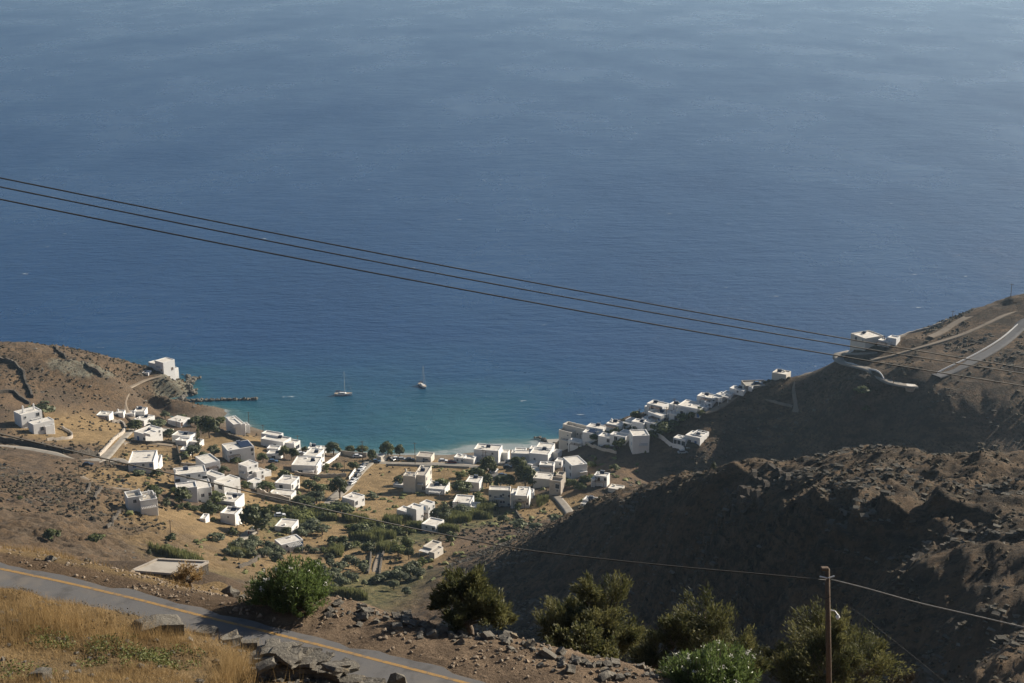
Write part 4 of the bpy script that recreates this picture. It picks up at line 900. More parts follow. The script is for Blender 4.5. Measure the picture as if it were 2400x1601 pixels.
TREES = [
 (388,984,22,17,'olive','by the cove beach'),(492,1027,48,46,'dark','towering between the cove houses'),(458,999,34,20,'dark','right of the pitched shed'),(424,983,26,10,'shrub','behind the pitched shed'),
 (517,994,28,15,'lime','beside the blocky shore house'),(316,1012,36,24,'dark','at the bend of the cove lane'),(368,1008,44,22,'olive','above the rooftop clutter house'),(398,1023,30,16,'grey','below the garden store'),
 (466,1058,15,54,'conifer','in front of the stepped terrace house'),(452,1073,38,26,'olive','beside the little cottage'),(478,1079,36,17,'shrub','right of the little cottage'),(432,1077,26,16,'shrub','left of the little cottage'),
 (502,1071,34,23,'olive','left of the solar panel house'),(552,1084,26,11,'shrub','in front of the solar panel house'),(524,1113,28,19,'dark','behind the blank wall house'),(326,1116,30,12,'grey','below the house with blue shutters'),
 (368,1118,30,17,'shrub','right of the house with blue shutters'),(362,1171,44,27,'dark','behind the grey parapet house'),(428,1188,44,38,'dark','left of the lower apartment block'),(508,1182,44,24,'dark','below the blank wall'),
 (392,1198,20,24,'olive','right of the grey parapet house'),(408,1156,22,9,'lime','on the slope left of the apartments'),(492,1212,40,26,'dark','left of the parapet houses'),(501,1223,14,10,'shrub','beside the tiny white hut'),
 (604,1252,80,64,'dark','largest of all, right of the high parapet house'),(546,1257,24,20,'shrub','below the high parapet house'),(626,1153,40,22,'dark','left of the chimney bungalow'),(574,1147,26,20,'shrub','left of the gabled annex'),
 (636,1107,26,18,'shrub','right of the three storey house'),(668,1124,34,19,'shrub','on the slope below the lane houses'),(616,1084,24,20,'dark','left of the open carport'),(666,1077,24,28,'dark','right of the open carport'),
 (688,1078,26,26,'dark','left of the beach lane corner'),(714,1060,16,14,'shrub','left of the pergola beach house'),(781,1067,36,28,'dark','right of the pergola beach house'),(765,1103,18,15,'lime','at the corner of the long field house'),
 (724,1150,36,22,'dark','right of the chimney bungalow'),(752,1154,46,18,'shrub','along the garden of the bungalow'),(796,1168,42,46,'dark','tall at the top of the car lane'),(712,1182,58,20,'shrub','under the grey retaining wall'),
 (742,1180,46,24,'olive','beside the lane below the bungalow'),(757,1216,60,22,'shrub','in the lower garden plot'),(708,1227,60,26,'lime','above the porch house'),(821,1064,21,17,'dark','first small one on the beach wall'),
 (849,1065,31,18,'dark','second one on the beach wall'),(872,1086,21,30,'dark','left of the beach kiosk'),(909,1076,33,37,'dark','large rounded one right of the beach kiosk'),(937,1075,23,26,'dark','smaller rounded one right of the beach kiosk'),
 (828,1101,28,17,'dark','left of the parked car lane'),(790,1099,27,13,'shrub','on the lawn right of the field house'),(808,1214,50,29,'dark','below the lone boxy house'),(790,1190,30,14,'grey','left of the lone boxy house'),
 (760,1203,50,18,'lime','on the grassy plot left of the boxy house'),(872,1169,32,11,'grey','in the open field'),(937,1137,26,20,'dark','left of the big cream house'),(732,1250,58,28,'olive','right of the porch house'),
 (707,1260,36,20,'olive','closest to the porch house'),(671,1254,22,17,'dark','in front of the porch house'),(757,1254,36,22,'olive','beyond the porch house olives'),(844,1260,50,28,'dark','amid the reed beds'),
 (781,1278,27,20,'dark','at the top of the lower field'),(803,1284,27,26,'dark','beside the lower field'),(862,1294,34,22,'shrub','left of the sunken path'),(934,1302,42,22,'lime','right of the sunken path'),
 (958,1312,26,28,'dark','below the two part cottage'),(956,1287,32,25,'lime','left of the two part cottage'),(1024,1224,30,30,'dark','right of the staircase house'),(1035,1148,46,24,'shrub','right of the big cream house'),
 (1084,1160,52,30,'dark','left of the sunken roof house'),(1078,1174,27,15,'shrub','behind the half buried house'),(1080,1121,30,14,'lime','at the edge of the dry field'),(1145,1119,36,44,'dark','tall before the waterfront hotel'),
 (1118,1127,40,30,'dark','left of the parking street'),(1140,1142,28,28,'dark','above the grey white house'),(1174,1144,36,26,'dark','first behind the window row house'),(1195,1144,30,28,'dark','second behind the window row house'),
 (1216,1108,38,35,'dark','right of the parking street'),(1232,1140,46,46,'dark','tall and broad beside the parking street'),(1250,1142,32,24,'dark','below the plain box house'),(1214,1198,21,18,'lime','in front of the long stepped roof'),
 (1040,1227,42,38,'olive','between the staircase house and the reeds'),(1082,1210,48,22,'olive','in front of the half buried house'),(1216,1236,42,15,'grey','at the foot of the cane field'),(1258,1242,36,13,'grey','left of the ridge foot'),
 (1058,1264,32,16,'shrub','below the reed edge house'),(1557,1022,42,26,'dark','in the garden left of the arched villa'),(1489,982,27,14,'shrub','on the shore below the poles'),(1596,955,25,12,'shrub','behind the broad villa'),
 (1387,1096,25,12,'lime','right of the balcony house'),(1394,1036,27,15,'shrub','under the striped roof house'),(1452,1052,32,22,'shrub','left of the tall shaded block'),(1468,1004,15,13,'shrub','beside the waterside chimney house'),
 (1530,1030,30,16,'shrub','above the white garden wall'),(403,1266,27,17,'shrub','on the lower left slope'),(505,1266,40,15,'grey','on the slope left of the drive'),
 (350,1298,13,14,'olive','tiny one on the stony slope'),(369,1290,11,20,'olive','slender one on the stony slope'),(122,1268,40,22,'shrub','among the left rock ledges'),(225,1276,40,19,'shrub','right of the left rock ledges'),
 (46,1171,15,9,'shrub','alone on the bare left slope'),(100,976,60,30,'grey','behind the twin chimney house'),(2020,935,40,16,'shrub','in the fold of the far hill'),(2030,972,20,12,'shrub','lower in the fold of the far hill'),
 (1440,1105,26,14,'shrub','behind the side stairs villa'),(1362,1150,26,16,'shrub','left of the side stairs villa'),(1310,1225,40,16,'grey','at the end of the hill track'),(1180,1225,30,14,'shrub','at the right edge of the cane'),
]
for t in TREES: tree(*t)
tree(1672,1110,13,20,'olive','', ymin=150, label='single small tree standing on the near crest')
for k_, (u0,v0,ru,rv,n_) in enumerate([(585,1298,56,26,16),(790,1352,70,34,26),(950,1372,40,30,12),(640,1310,30,14,5)]):
    rr = random.Random(90+k_)
    for j in range(n_):
        an, q = rr.uniform(0, 6.28), math.sqrt(rr.random())
        tree(u0+ru*q*math.cos(an), v0+rv*q*math.sin(an), rr.uniform(20,34), rr.uniform(15,24), 'olive', '', ['olives on the slope left of the drive','olives in the valley grove','olives under the ridge','olives beside the lower field'][k_],
             label=['grey green olive tree in the lower left hillside grove','grey green olive tree in the valley bottom grove','grey green olive tree below the ridge foot','grey green olive tree just below the overhanging roof bungalow'][k_])

HEDGE = [('shrub in the hedge along the lower field edge','hedge of the lower field',[(700,1296),(780,1288),(840,1282)],11,'grey'),
 ('shrub in the hedge along the lane above the lower gardens','hedge above the lower gardens',[(640,1196),(700,1200),(790,1196)],12,'shrub'),
 ('bushy shrub in the thicket between the reed beds','thicket between the reed beds',[(820,1246),(880,1240),(960,1256)],14,'shrub'),
 ('shrub in the hedge behind the cane field','hedge behind the cane field',[(1060,1184),(1120,1176),(1160,1196)],9,'shrub'),
 ('bush along the path below the apartment house','bushes below the apartment house',[(420,1200),(470,1196),(510,1200)],8,'shrub'),
 ('shrub beside the gully at the valley bottom','shrubs at the valley bottom',[(860,1372),(930,1346),(990,1330)],12,'grey'),
 ('garden shrub under the shaded bank houses','garden shrubs under the shaded bank',[(1300,1130),(1350,1140),(1400,1120)],9,'shrub'),
 ('small garden bush among the hillside houses','garden bushes of the hillside houses',[(1400,1030),(1470,1018),(1560,1002),(1640,978)],12,'shrub')]
for lb_, gr_, ln_, n_, k_ in HEDGE:
    q_ = np.array([(u, v, 0.0) for u, v in ln_]); q_ = resample(q_, np.linalg.norm(np.diff(q_, axis=0), axis=1).sum()/n_); rr = random.Random(len(lb_))
    for u, v, _ in q_: tree(u+rr.uniform(-6,6), v+rr.uniform(-5,5), rr.uniform(16,34), rr.uniform(9,19), k_ if rr.random() < 0.75 else 'lime', '', gr_, 430 if u > 1330 else 300, lb_)
# ------------------------------------------------------------------ cane brakes (stuff)
def blades(cx, cy, cz, n_, h0, h1, w0, r, lean=0.25):
    an = r.uniform(0, 6.28, n_); hh = r.uniform(h0, h1, n_); ln = r.uniform(0.2, 1, n_)*lean*hh
    dx, dy = np.cos(an), np.sin(an); fa = r.uniform(0, 6.28, n_); wx, wy = np.cos(fa)*w0/2, np.sin(fa)*w0/2
    V = np.stack([np.c_[cx-wx, cy-wy, cz-0.05], np.c_[cx+wx, cy+wy, cz-0.05], np.c_[cx+wx*0.25+dx*ln, cy+wy*0.25+dy*ln, cz+hh], np.c_[cx-wx*0.25+dx*ln, cy-wy*0.25+dy*ln, cz+hh]], 1).reshape(-1, 3)
    F = np.arange(4*n_).reshape(n_, 4); return V, F
REEDS = [(985,1240,34,10,1100),(830,1222,34,9,900),(900,1262,26,10,800),(1045,1246,30,9,800),(870,1236,30,9,700),(690,1212,26,7,500),(1090,1218,74,24,3600),(1130,1196,44,16,1500),(930,1226,36,12,1100),(865,1262,44,20,1800),(1277,1180,26,9,800),(905,1290,26,12,800),(800,1402,64,12,1800),(420,1306,70,11,1500),(750,1216,40,14,1200),(720,1236,30,10,600),(790,1300,20,16,700),(560,1300,30,10,500)]
VV, FF, TT, nb = [], [], [], 0
for u0, v0, ru, rv, n_ in REEDS:
    c = hit(u0, v0, 250); s = scale_at(c); n_ = int(n_*1.3)
    an = rng.uniform(0, 6.28, n_); q = np.sqrt(rng.random(n_))*(0.8+0.3*np.sin(3*an+u0))
    x = c[0] + np.cos(an)*q*ru/s; y = c[1] + np.sin(an)*q*rv/s/0.42
    keep = fbm(x, y, 9, 2, 33) > -0.35; x, y = x[keep], y[keep]
    V, F = blades(x, y, zground(x, y), len(x), 1.4, 3.4, 0.34, rng); VV.append(V); FF.append(F+nb); nb += len(V)
    TT.append(np.repeat(rng.random(len(x)), 4))
kind(link('cane_brake', mesh_np('cane_brake', np.concatenate(VV), np.concatenate(FF), [M['reed']], tint=np.concatenate(TT))), 'stuff', 'yellow green cane and reed beds on the valley floor')

# ------------------------------------------------------------------ scrub and loose rock on the slopes (stuff)
DV = np.array([(math.cos(k*1.2566), math.sin(k*1.2566), -0.5) for k in range(5)] + [(math.cos(k*1.2566+0.6)*0.85, math.sin(k*1.2566+0.6)*0.85, 0.45) for k in range(5)] + [(0,0,1.0)])
DF = np.array([t_ for k in range(5) for t_ in ((k,(k+1)%5,5+k),(5+k,(k+1)%5,5+(k+1)%5),(5+k,5+(k+1)%5,10))])
ico = bmesh.new(); bmesh.ops.create_icosphere(ico, subdivisions=1, radius=1); ico.verts.ensure_lookup_table()
IV = np.array([v.co[:] for v in ico.verts]); IF = np.array([[v.index for v in f.verts] for f in ico.faces]); ico.free()
def scatter_ico(name, x, y, z, sx, sz, mt, label, jit=0.35, sink=0.2, dome=True):
    IV, IF = (DV, DF) if dome else (globals()['IV'], globals()['IF'])
    n_ = len(x); J = 1 + rng.normal(0, jit, (n_, len(IV), 1)); an = rng.uniform(0, 6.28, n_)
    V = IV[None]*J*np.stack([sx, sx*rng.uniform(0.6,1.2,n_), sz], -1)[:,None]
    ca, sa_ = np.cos(an)[:,None], np.sin(an)[:,None]
    V = np.stack([V[:,:,0]*ca-V[:,:,1]*sa_, V[:,:,0]*sa_+V[:,:,1]*ca, V[:,:,2]], -1) + np.stack([x, y, z+sz*(1-2*sink)*0.6], -1)[:,None]
    F = (IF[None] + (np.arange(n_)*len(IV))[:,None,None]).reshape(-1, 3)
    return kind(link(name, mesh_np(name, V.reshape(-1,3), F, [M[mt]], tint=np.repeat(rng.random(n_), len(IV)))), 'stuff', label)
def spread(n_, amin, amax, ymin, ymax, f):
    a = rng.uniform(amin, amax, n_); y = np.sqrt(rng.uniform(ymin**2, ymax**2, n_)); x = a*y
    zs = z_smooth(x, y); hz, fl, rk, nr = relief(x, y, zs); ok = f(x, y, zs, fl, rk, nr)
    return x[ok], y[ok], (zs+hz)[ok]
def scrub_ok(x, y, z, fl, rk, nr):
    p = np.clip(0.95 - fl*0.8, 0.08, 1)*sstep(-0.35, 0.25, fbm(x, y, 26, 3, 55))
    return (z > 1.2) & (nr > 1.0) & (rng.random(len(x)) < p)
x, y, z = spread(46000, -0.42, 0.42, 390, 720, scrub_ok); n_ = len(x)
scatter_ico('scrub', x, y, z, rng.uniform(0.3, 0.85, n_), rng.uniform(0.22, 0.5, n_), 'scrub', 'dark thorny scrub dotting the far slopes')
x, y, z = spread(30000, -0.05, 0.42, 150, 420, lambda x, y, z, fl, rk, nr: (z > 2) & (rng.random(len(x)) < 0.25+0.75*sstep(-0.3, 0.2, fbm(x, y, 14, 3, 65)))); n_ = len(x)
scatter_ico('scrub', x, y, z, 0.15+0.42*rng.random(n_)**2, 0.10+0.22*rng.random(n_)**2, 'scrub', 'dark thorny scrub dotting the near ridge')
# broken beds of schist standing out of the slopes, all tilted the same way
BV = np.array([(sx_*0.5, sy_*0.5, sz_*0.5) for sx_ in (-1,1) for sy_ in (-1,1) for sz_ in (-1,1)])
BF = np.array([(0,1,3),(0,3,2),(4,6,7),(4,7,5),(0,4,5),(0,5,1),(2,3,7),(2,7,6),(0,2,6),(0,6,4),(1,5,7),(1,7,3)])
def outcrops(x, y, z, ln, label):
    n_ = len(x); S = np.stack([ln, ln*rng.uniform(0.3, 0.7, n_), ln*rng.uniform(0.14, 0.42, n_)], -1)
    V = BV[None]*(1+rng.normal(0, 0.16, (n_, 8, 3)))*S[:,None]
    an = rng.normal(-0.62, 0.35, n_); ti = rng.normal(0.28, 0.16, n_); ca, sa_ = np.cos(an)[:,None], np.sin(an)[:,None]; ct, st = np.cos(ti)[:,None], np.sin(ti)[:,None]
    Y1 = V[:,:,1]*ct - V[:,:,2]*st; Z1 = V[:,:,1]*st + V[:,:,2]*ct
    V = np.stack([V[:,:,0]*ca - Y1*sa_ + x[:,None], V[:,:,0]*sa_ + Y1*ca + y[:,None], Z1 + (z+S[:,2]*0.12)[:,None]], -1)
    F = (BF[None] + (np.arange(n_)*8)[:,None,None]).reshape(-1, 3)
    kind(link('rock_outcrop', mesh_np('rock_outcrop', V.reshape(-1,3), F, [M['outcrop']], tint=np.repeat(rng.random(n_), 8))), 'stuff', label)
def bed(x, y, wl, s_, lo): 
    c, s = math.cos(0.62), math.sin(0.62); return rng.random(len(x)) < sstep(lo, lo+0.35, fbm((x*c - y*s)/3.0, x*s + y*c, wl, 3, s_))
x, y, z = spread(42000, -0.05, 0.42, 160, 420, lambda x, y, z, fl, rk, nr: (z > 2) & bed(x, y, 7, 171, 0.12))
outcrops(x, y, z, 0.25+1.15*rng.random(len(x))**2.4, 'broken schist beds standing out of the near ridge')
x, y, z = spread(30000, -0.42, 0.42, 420, 720, lambda x, y, z, fl, rk, nr: (z > 3) & (nr > 2) & (fl < 0.5) & bed(x, y, 11, 181, 0.22))
outcrops(x, y, z, 0.4+1.4*rng.random(len(x))**2.2, 'broken rock beds and old terrace lines on the far slopes')
x, y, z = spread(1300, -0.30, 0.10, 380, 590, lambda x, y, z, fl, rk, nr: (z > 2) & (nr > 2.0) & (rng.random(len(x)) < 0.1+0.9*sstep(0.0, 0.3, fbm(x, y, 30, 3, 85)))); n_ = len(x)
scatter_ico('scrub', x, y, z, rng.uniform(0.4, 1.3, n_), rng.uniform(0.3, 0.9, n_), 'reed', 'low green bushes between the village plots', 0.3)
x, y, z = spread(9000, -0.42, 0.42, 150, 720, lambda x, y, z, fl, rk, nr: (z > -0.3) & (nr > 0.8) & (rng.random(len(x)) < np.where(y < 430, 0.3, 1.0)*rk*(0.15+0.85*sstep(0.0, 0.5, fbm(x, y, 12, 3, 75))))); n_ = len(x)
scatter_ico('loose_rock', x, y, z, np.where(y < 430, 0.6, 1.0)*rng.uniform(0.2, 1.0, n_)**1.4, np.where(y < 430, 0.5, 1.0)*rng.uniform(0.15, 0.6, n_)**1.2, 'rock', 'grey rocks and ledges scattered over the slopes', 0.3, 0.3, False)

# ------------------------------------------------------------------ dry stone and rendered walls
def wall(label, pix, hgt=1.3, thick=0.6, mt='stone', rough=0.12, ymin=300, name='stone_wall', cap=None):
    p = resample(poly(pix, ymin), 1.0); x, y = p[:,0], p[:,1]; z = zground(x, y)
    d = np.gradient(p[:,:2], axis=0); d /= np.linalg.norm(d, axis=1)[:,None]+1e-9; nr_ = np.c_[-d[:,1], d[:,0]]
    r = np.random.default_rng(len(label)); k = len(p)
    top = hgt*(1+rough*r.normal(0, 1, k)); w2 = thick/2*(1+rough*0.8*r.normal(0, 1, (k, 2)))
    pr = [np.c_[p[:,:2]+nr_*w2[:,0:1]*1.15, z-1.0], np.c_[p[:,:2]+nr_*w2[:,0:1], z+top*0.96], np.c_[p[:,:2]-nr_*w2[:,1:2], z+top], np.c_[p[:,:2]-nr_*w2[:,1:2]*1.15, z-1.0]]
    c0 = p[0]*1.0; c0[2] = z[0]
    V = np.stack(pr, 1).reshape(-1, 3) - c0; i_ = np.arange(4*k).reshape(k, 4)
    F = np.stack([i_[:-1,:-1], i_[:-1,1:], i_[1:,1:], i_[1:,:-1]], -1).reshape(-1, 4)
    F = np.concatenate([F, i_[0:1,::-1], i_[-1:]])
    return tag(link(name, mesh_np(name, V, F, [M[mt]]), None, tuple(c0)), label, 'wall')
wall('dark stone wall along the upper side of the left lane', [(-40,1028),(5,1034),(60,1043),(110,1056),(160,1066),(230,1068)], 2.4, 0.8)
wall('pale stone wall edging the lane from the fork up to the bend', [(232,1070),(252,1050),(270,1030),(288,1016),(293,1002),(285,993),(262,990)], 1.4, 0.7, 'beige')
wall('stone field wall climbing the middle of the cape', [(0,842),(30,852),(52,868),(60,895),(72,920),(76,935)], 1.5, 0.9)
wall('short stone wall near the crest of the cape', [(133,815),(142,828),(155,838)], 1.4, 0.8)
wall('stone wall across the foot of the cape field', [(-10,924),(32,922),(50,936),(70,948)], 1.4, 0.8)
wall('L shaped pair of stone walls on the pale cape terrace', [(200,855),(213,868),(226,872),(240,886)], 1.5, 0.9)
wall('low walls of the yard around the twin chimney house', [(110,1033),(168,1027),(165,1016),(145,1005)], 1.3, 0.5, 'beige')
wall('stone wall below the flat rooftop clutter house', [(308,1037),(345,1041),(380,1042),(412,1044)], 1.6, 0.6)
wall('dark wall descending from the big cove tree to the blocky house', [(512,1011),(530,1020),(555,1030),(575,1038)], 1.6, 0.9)
wall('long garden wall between the cottage and the solar panel house', [(415,1050),(420,1070),(425,1090)], 1.8, 0.5)
wall('low boundary wall above the apartments', [(425,1092),(460,1094),(480,1098)], 1.2, 0.5, 'beige')
wall('grey retaining wall below the chimney bungalow', [(604,1160),(640,1172),(680,1180)], 2.8, 0.6, 'beige')
wall('retaining wall under the long white field house', [(690,1112),(745,1119),(812,1118)], 1.6, 0.5, 'beige')
wall('white garden wall running down from the lane to the beach house', [(757,1096),(775,1084),(799,1066)], 1.5, 0.3, 'white', 0.0, name='garden_wall')
wall('long low white kerb wall along the beach road', [(905,1091),(980,1093),(1035,1095),(1100,1098)], 0.9, 0.35, 'concrete', 0.0, name='kerb_wall')
wall('white wall on the left side of the parked car lane', [(818,1124),(833,1103)], 1.2, 0.3, 'white', 0.0, name='garden_wall')
wall('brown beach wall behind the seafront trees', [(795,1068),(830,1070),(860,1072)], 2.2, 0.4, 'beige', 0.0)
wall('curved white garden wall below the hillside villa', [(1530,1022),(1560,1038),(1580,1050),(1604,1058)], 1.8, 0.3, 'white', 0.0, 430, name='garden_wall')
wall('stone wall on the bend below the shaded houses', [(1360,1042),(1390,1050),(1420,1060),(1445,1066)], 1.2, 0.5, 'beige', ymin=430)
wall('left stone wall of the sunken path', [(870,1298),(868,1320),(862,1345)], 0.9, 0.5)
wall('right stone wall of the sunken path', [(918,1272),(898,1300),(892,1330),(890,1350)], 0.9, 0.5)
wall('rubble wall around the lower field', [(655,1300),(620,1302),(590,1318),(560,1326)], 1.1, 0.6)
wall('rubble terrace wall on the bare left slope', [(212,1136),(206,1150),(200,1162)], 0.9, 0.6)
wall('second rubble terrace wall on the bare left slope', [(238,1144),(228,1162),(222,1176)], 0.9, 0.6)
wall('third rubble terrace wall lower on the left slope', [(282,1198),(262,1220),(250,1236)], 0.9, 0.6)
wall('short wall in the field below the long stepped roof', [(1208,1198),(1216,1212),(1222,1222)], 1.1, 0.5)
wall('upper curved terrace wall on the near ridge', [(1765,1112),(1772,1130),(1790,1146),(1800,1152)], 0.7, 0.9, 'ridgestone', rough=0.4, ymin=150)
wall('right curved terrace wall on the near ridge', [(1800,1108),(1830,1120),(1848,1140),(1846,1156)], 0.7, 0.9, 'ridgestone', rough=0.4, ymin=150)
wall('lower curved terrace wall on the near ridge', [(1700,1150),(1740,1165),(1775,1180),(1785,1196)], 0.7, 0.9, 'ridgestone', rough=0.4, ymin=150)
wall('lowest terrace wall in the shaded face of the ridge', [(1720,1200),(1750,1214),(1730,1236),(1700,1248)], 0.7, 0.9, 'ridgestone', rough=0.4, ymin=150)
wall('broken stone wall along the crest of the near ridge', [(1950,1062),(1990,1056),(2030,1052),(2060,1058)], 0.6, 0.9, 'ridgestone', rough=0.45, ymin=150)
wall('stone wall stepping up the right side of the ridge', [(2110,1345),(2140,1318),(2160,1300)], 0.7, 0.8, 'ridgestone', rough=0.3, ymin=120)
wall('white kerb along the hairpin bend on the far hill', [(2000,823),(1974,831),(1967,842),(1985,852),(2012,860),(2045,868),(2066,880),(2072,892)], 0.6, 0.25, 'white', 0.0, 430, name='kerb_wall')
wall('white kerb along the climbing road on the far hill', [(2196,876),(2240,854),(2290,829),(2340,799),(2385,762)], 0.6, 0.25, 'white', 0.0, 430, name='kerb_wall')
wall('pale retaining wall over the sea near the hilltop houses', [(2102,795),(2140,780),(2180,768),(2220,750)], 1.0, 0.5, 'beige', 0.0, 430)

# ------------------------------------------------------------------ jetty and breakwater
ROCKS = []
for k in range(6):
    r = np.random.default_rng(200+k); b_ = bmesh.new(); bmesh.ops.create_icosphere(b_, subdivisions=2, radius=0.5)
    for v in b_.verts:
        n_ = Vector(v.co).normalized(); f = 1 + 0.25*math.sin(3.1*n_.x*r.uniform(1,2)+k) * math.cos(2.7*n_.y*r.uniform(1,2)) + r.normal(0, 0.05)
        v.co = Vector((round(v.co.x*f*5.5)/5.5*0.6+v.co.x*f*0.4, round(v.co.y*f*5)/5*0.6+v.co.y*f*0.4, round(v.co.z*f*6)/6*0.6+v.co.z*f*0.4))
    me = bpy.data.meshes.new('rock'); b_.to_mesh(me); b_.free(); me.materials.append(M['rock']); ROCKS.append(me)
def rocks_along(root, pts, step, s0, s1, spread_, zoff=0, name='boulder', seed=1):
    r = random.Random(seed); pts = resample(np.array(pts), step)
    for p in pts:
        s = r.uniform(s0, s1); o = link(name, r.choice(ROCKS), root, (p[0]-root.location.x+r.uniform(-1,1)*spread_, p[1]-root.location.y+r.uniform(-1,1)*spread_, p[2]-root.location.z+zoff+r.uniform(-0.1,0.2)*s), r.uniform(0, 6.28), (s*r.uniform(0.8,1.5), s, s*r.uniform(0.5,0.9)))
        o.rotation_euler = (r.uniform(-0.5,0.5), r.uniform(-0.5,0.5), r.uniform(0,6.28))
bw = [on_plane(u, v, 0.3) for u, v in ((418,940),(450,939),(500,937),(550,936),(600,935))]
root = thing('breakwater', 'low breakwater of dark boulders reaching out from the cape', 'breakwater', tuple(bw[0]))
rocks_along(root, bw, 0.75, 1.0, 2.2, 0.9, 0.1, seed=3)
cl_ = [on_plane(u, v, 0.3) for u, v in ((386,940),(410,945),(432,934),(448,922),(444,905),(450,893),(462,886))]
root = thing('rocky_shore', 'grey boulders at the waterline of the cape', 'rocks', tuple(cl_[0]))
rocks_along(root, cl_, 0.8, 0.9, 3.0, 2.2, 0.2, seed=5)
root = thing('reef', 'small dark reef off the tip of the cape', 'rocks', tuple(on_plane(430,880,0)))
rocks_along(root, [on_plane(u, v, 0.1) for u, v in ((432,879),(446,884),(458,890))], 0.7, 0.8, 2.0, 1.2, 0.1, seed=8)
q = [on_plane(u, v, 1.0) for u, v in ((1278,1030),(1316,1028),(1330,1048),(1290,1042))]
root = thing('jetty', 'grey concrete jetty below the beige terrace building', 'jetty', tuple(q[0]))
m = MB(); m.prism([tuple((k-q[0])[:2]) for k in q], -2.5, 0.0, axis='z'); link('deck', m.mesh('deck', [M['concrete']]), root)
rocks_along(root, [on_plane(u, v, 0.4) for u, v in ((1255,1026),(1268,1029),(1284,1036))], 0.8, 0.8, 1.8, 0.6, 0.1, seed=9)
for k_, (u0, v0, lb) in enumerate([(1775,904,'pale parking terrace above the sea on the far slope')]):
    p = hit(u0, v0, 430); root = thing('parking_terrace', lb, 'terrace', (p[0], p[1], gz(p[0], p[1])), 0.1)
    link('slab', MB().box(-6, 4, -2, 4, -3, 0.5).mesh('slab', [M['concrete']], bevel=0.05), root)
    link('parapet', MB().box(-6, 4, 3.7, 4, 0.5, 1.0).box(-6, -5.7, -2, 3.7, 0.5, 1.0).mesh('parapet', [M['beige']]), root)
p = hit(2136, 922, 430); root = thing('water_tank', 'round pale water tank beside the hairpin road', 'tank', (p[0], p[1]+2.0, gz(p[0], p[1]+2.0)))
m = MB(); m.tube([(0,0,-1.2),(0,0,1.0)], 1.9, 28); link('tank_wall', m.mesh('tank_wall', [M['beige']]), root)
m = MB(); m.tube([(0,0,1.003),(0,0,1.15)], [2.0,1.95], 28); link('lid', m.mesh('lid', [M['roof']]), root)

# ------------------------------------------------------------------ sailing boats
def boat(u, v, L_, head, mast, label, cabin_dark):
    p = on_plane(u, v, 0); root = thing('sailing_boat', label, 'sailboat', (p[0], p[1], 0), head)
    st = np.linspace(-0.5, 0.5, 13); V = []; ring = 9
    for s_ in st:
        bw_ = 0.155*L_*(1-max(0, s_*1.9)**2.2)*(1-0.25*max(0, -s_*2)**2); bw_ = max(bw_, 0.03)
        fb = 0.105*L_ + 0.03*L_*max(0, s_)*2
        for j in range(ring):
            an = math.pi*j/(ring-1); V.append((s_*L_*(1+0.04*math.sin(an)*-1), -bw_*math.cos(an), fb - (fb+0.05*L_*(1-abs(s_)))*math.sin(an)**0.7))
    F = []
    for i_ in range(len(st)-1):
        for j in range(ring-1): F.append((i_*ring+j, i_*ring+j+1, (i_+1)*ring+j+1, (i_+1)*ring+j))
    me = bpy.data.meshes.new('hull'); me.from_pydata(V, [], F + [tuple(range(ring))[::-1], tuple(range((len(st)-1)*ring, len(st)*ring))]); me.materials.append(M['gel']); link('hull', me, root)
    D = []; DF = []
    for i_ in range(len(st)): D += [(V[i_*ring][0], V[i_*ring][1]*0.97, V[i_*ring][2]-0.03), (V[i_*ring][0], V[i_*ring+ring-1][1]*0.97, V[i_*ring+ring-1][2]-0.03)]
    for i_ in range(len(st)-1): DF.append((2*i_, 2*i_+2, 2*i_+3, 2*i_+1))
    me = bpy.data.meshes.new('deck'); me.from_pydata(D, [], DF); me.materials.append(M['teak']); link('deck', me, root)
    fb = 0.105*L_
    m = MB(); m.prism([(-0.28*L_, fb-0.05), (0.18*L_, fb-0.05), (0.10*L_, fb+0.045*L_), (-0.22*L_, fb+0.05*L_)], -0.09*L_, 0.09*L_, axis='y'); cb = link('cabin', m.mesh('cabin', [M['gel']], bevel=0.05), root)
    for sgn in (-1, 1): link('cabin_window', MB().box(-0.15*L_, 0.06*L_, sgn*0.0902*L_-0.01, sgn*0.0902*L_+0.01, fb+0.012*L_, fb+0.034*L_).mesh('cabin_window', [M['pane']]), cb)
    link('sun_awning', MB().box(-0.42*L_, -0.18*L_, -0.1*L_, 0.1*L_, fb+0.13*L_, fb+0.145*L_).tube([(-0.4*L_,-0.09*L_,fb),(-0.4*L_,-0.09*L_,fb+0.13*L_)],0.03,5).tube([(-0.2*L_,-0.09*L_,fb),(-0.2*L_,-0.09*L_,fb+0.13*L_)],0.03,5).tube([(-0.4*L_,0.09*L_,fb),(-0.4*L_,0.09*L_,fb+0.13*L_)],0.03,5).tube([(-0.2*L_,0.09*L_,fb),(-0.2*L_,0.09*L_,fb+0.13*L_)],0.03,5).mesh('sun_awning', [M['navy']]), root)
    link('mast', MB().tube([(0.08*L_,0,fb),(0.075*L_,0,fb+mast)], [0.12,0.09], 8).mesh('mast', [M['alu']]), root)
    link('boom', MB().tube([(0.07*L_,0,fb+0.11*L_),(-0.33*L_,0,fb+0.12*L_)], 0.14, 8).mesh('boom', [M['navy']]), root)
    link('spreader', MB().tube([(0.078*L_,-0.09*L_,fb+mast*0.5),(0.078*L_,0.09*L_,fb+mast*0.5)], 0.04, 5).mesh('spreader', [M['alu']]), root)
    for q in ((0.49*L_,0,fb+0.03*L_),(-0.49*L_,0,fb),(0.06*L_,0.14*L_,fb),(0.06*L_,-0.14*L_,fb)):
        link('stay', MB().tube([(0.075*L_,0,fb+mast*0.97), q], 0.025, 4).mesh('stay', [M['alu']]), root)
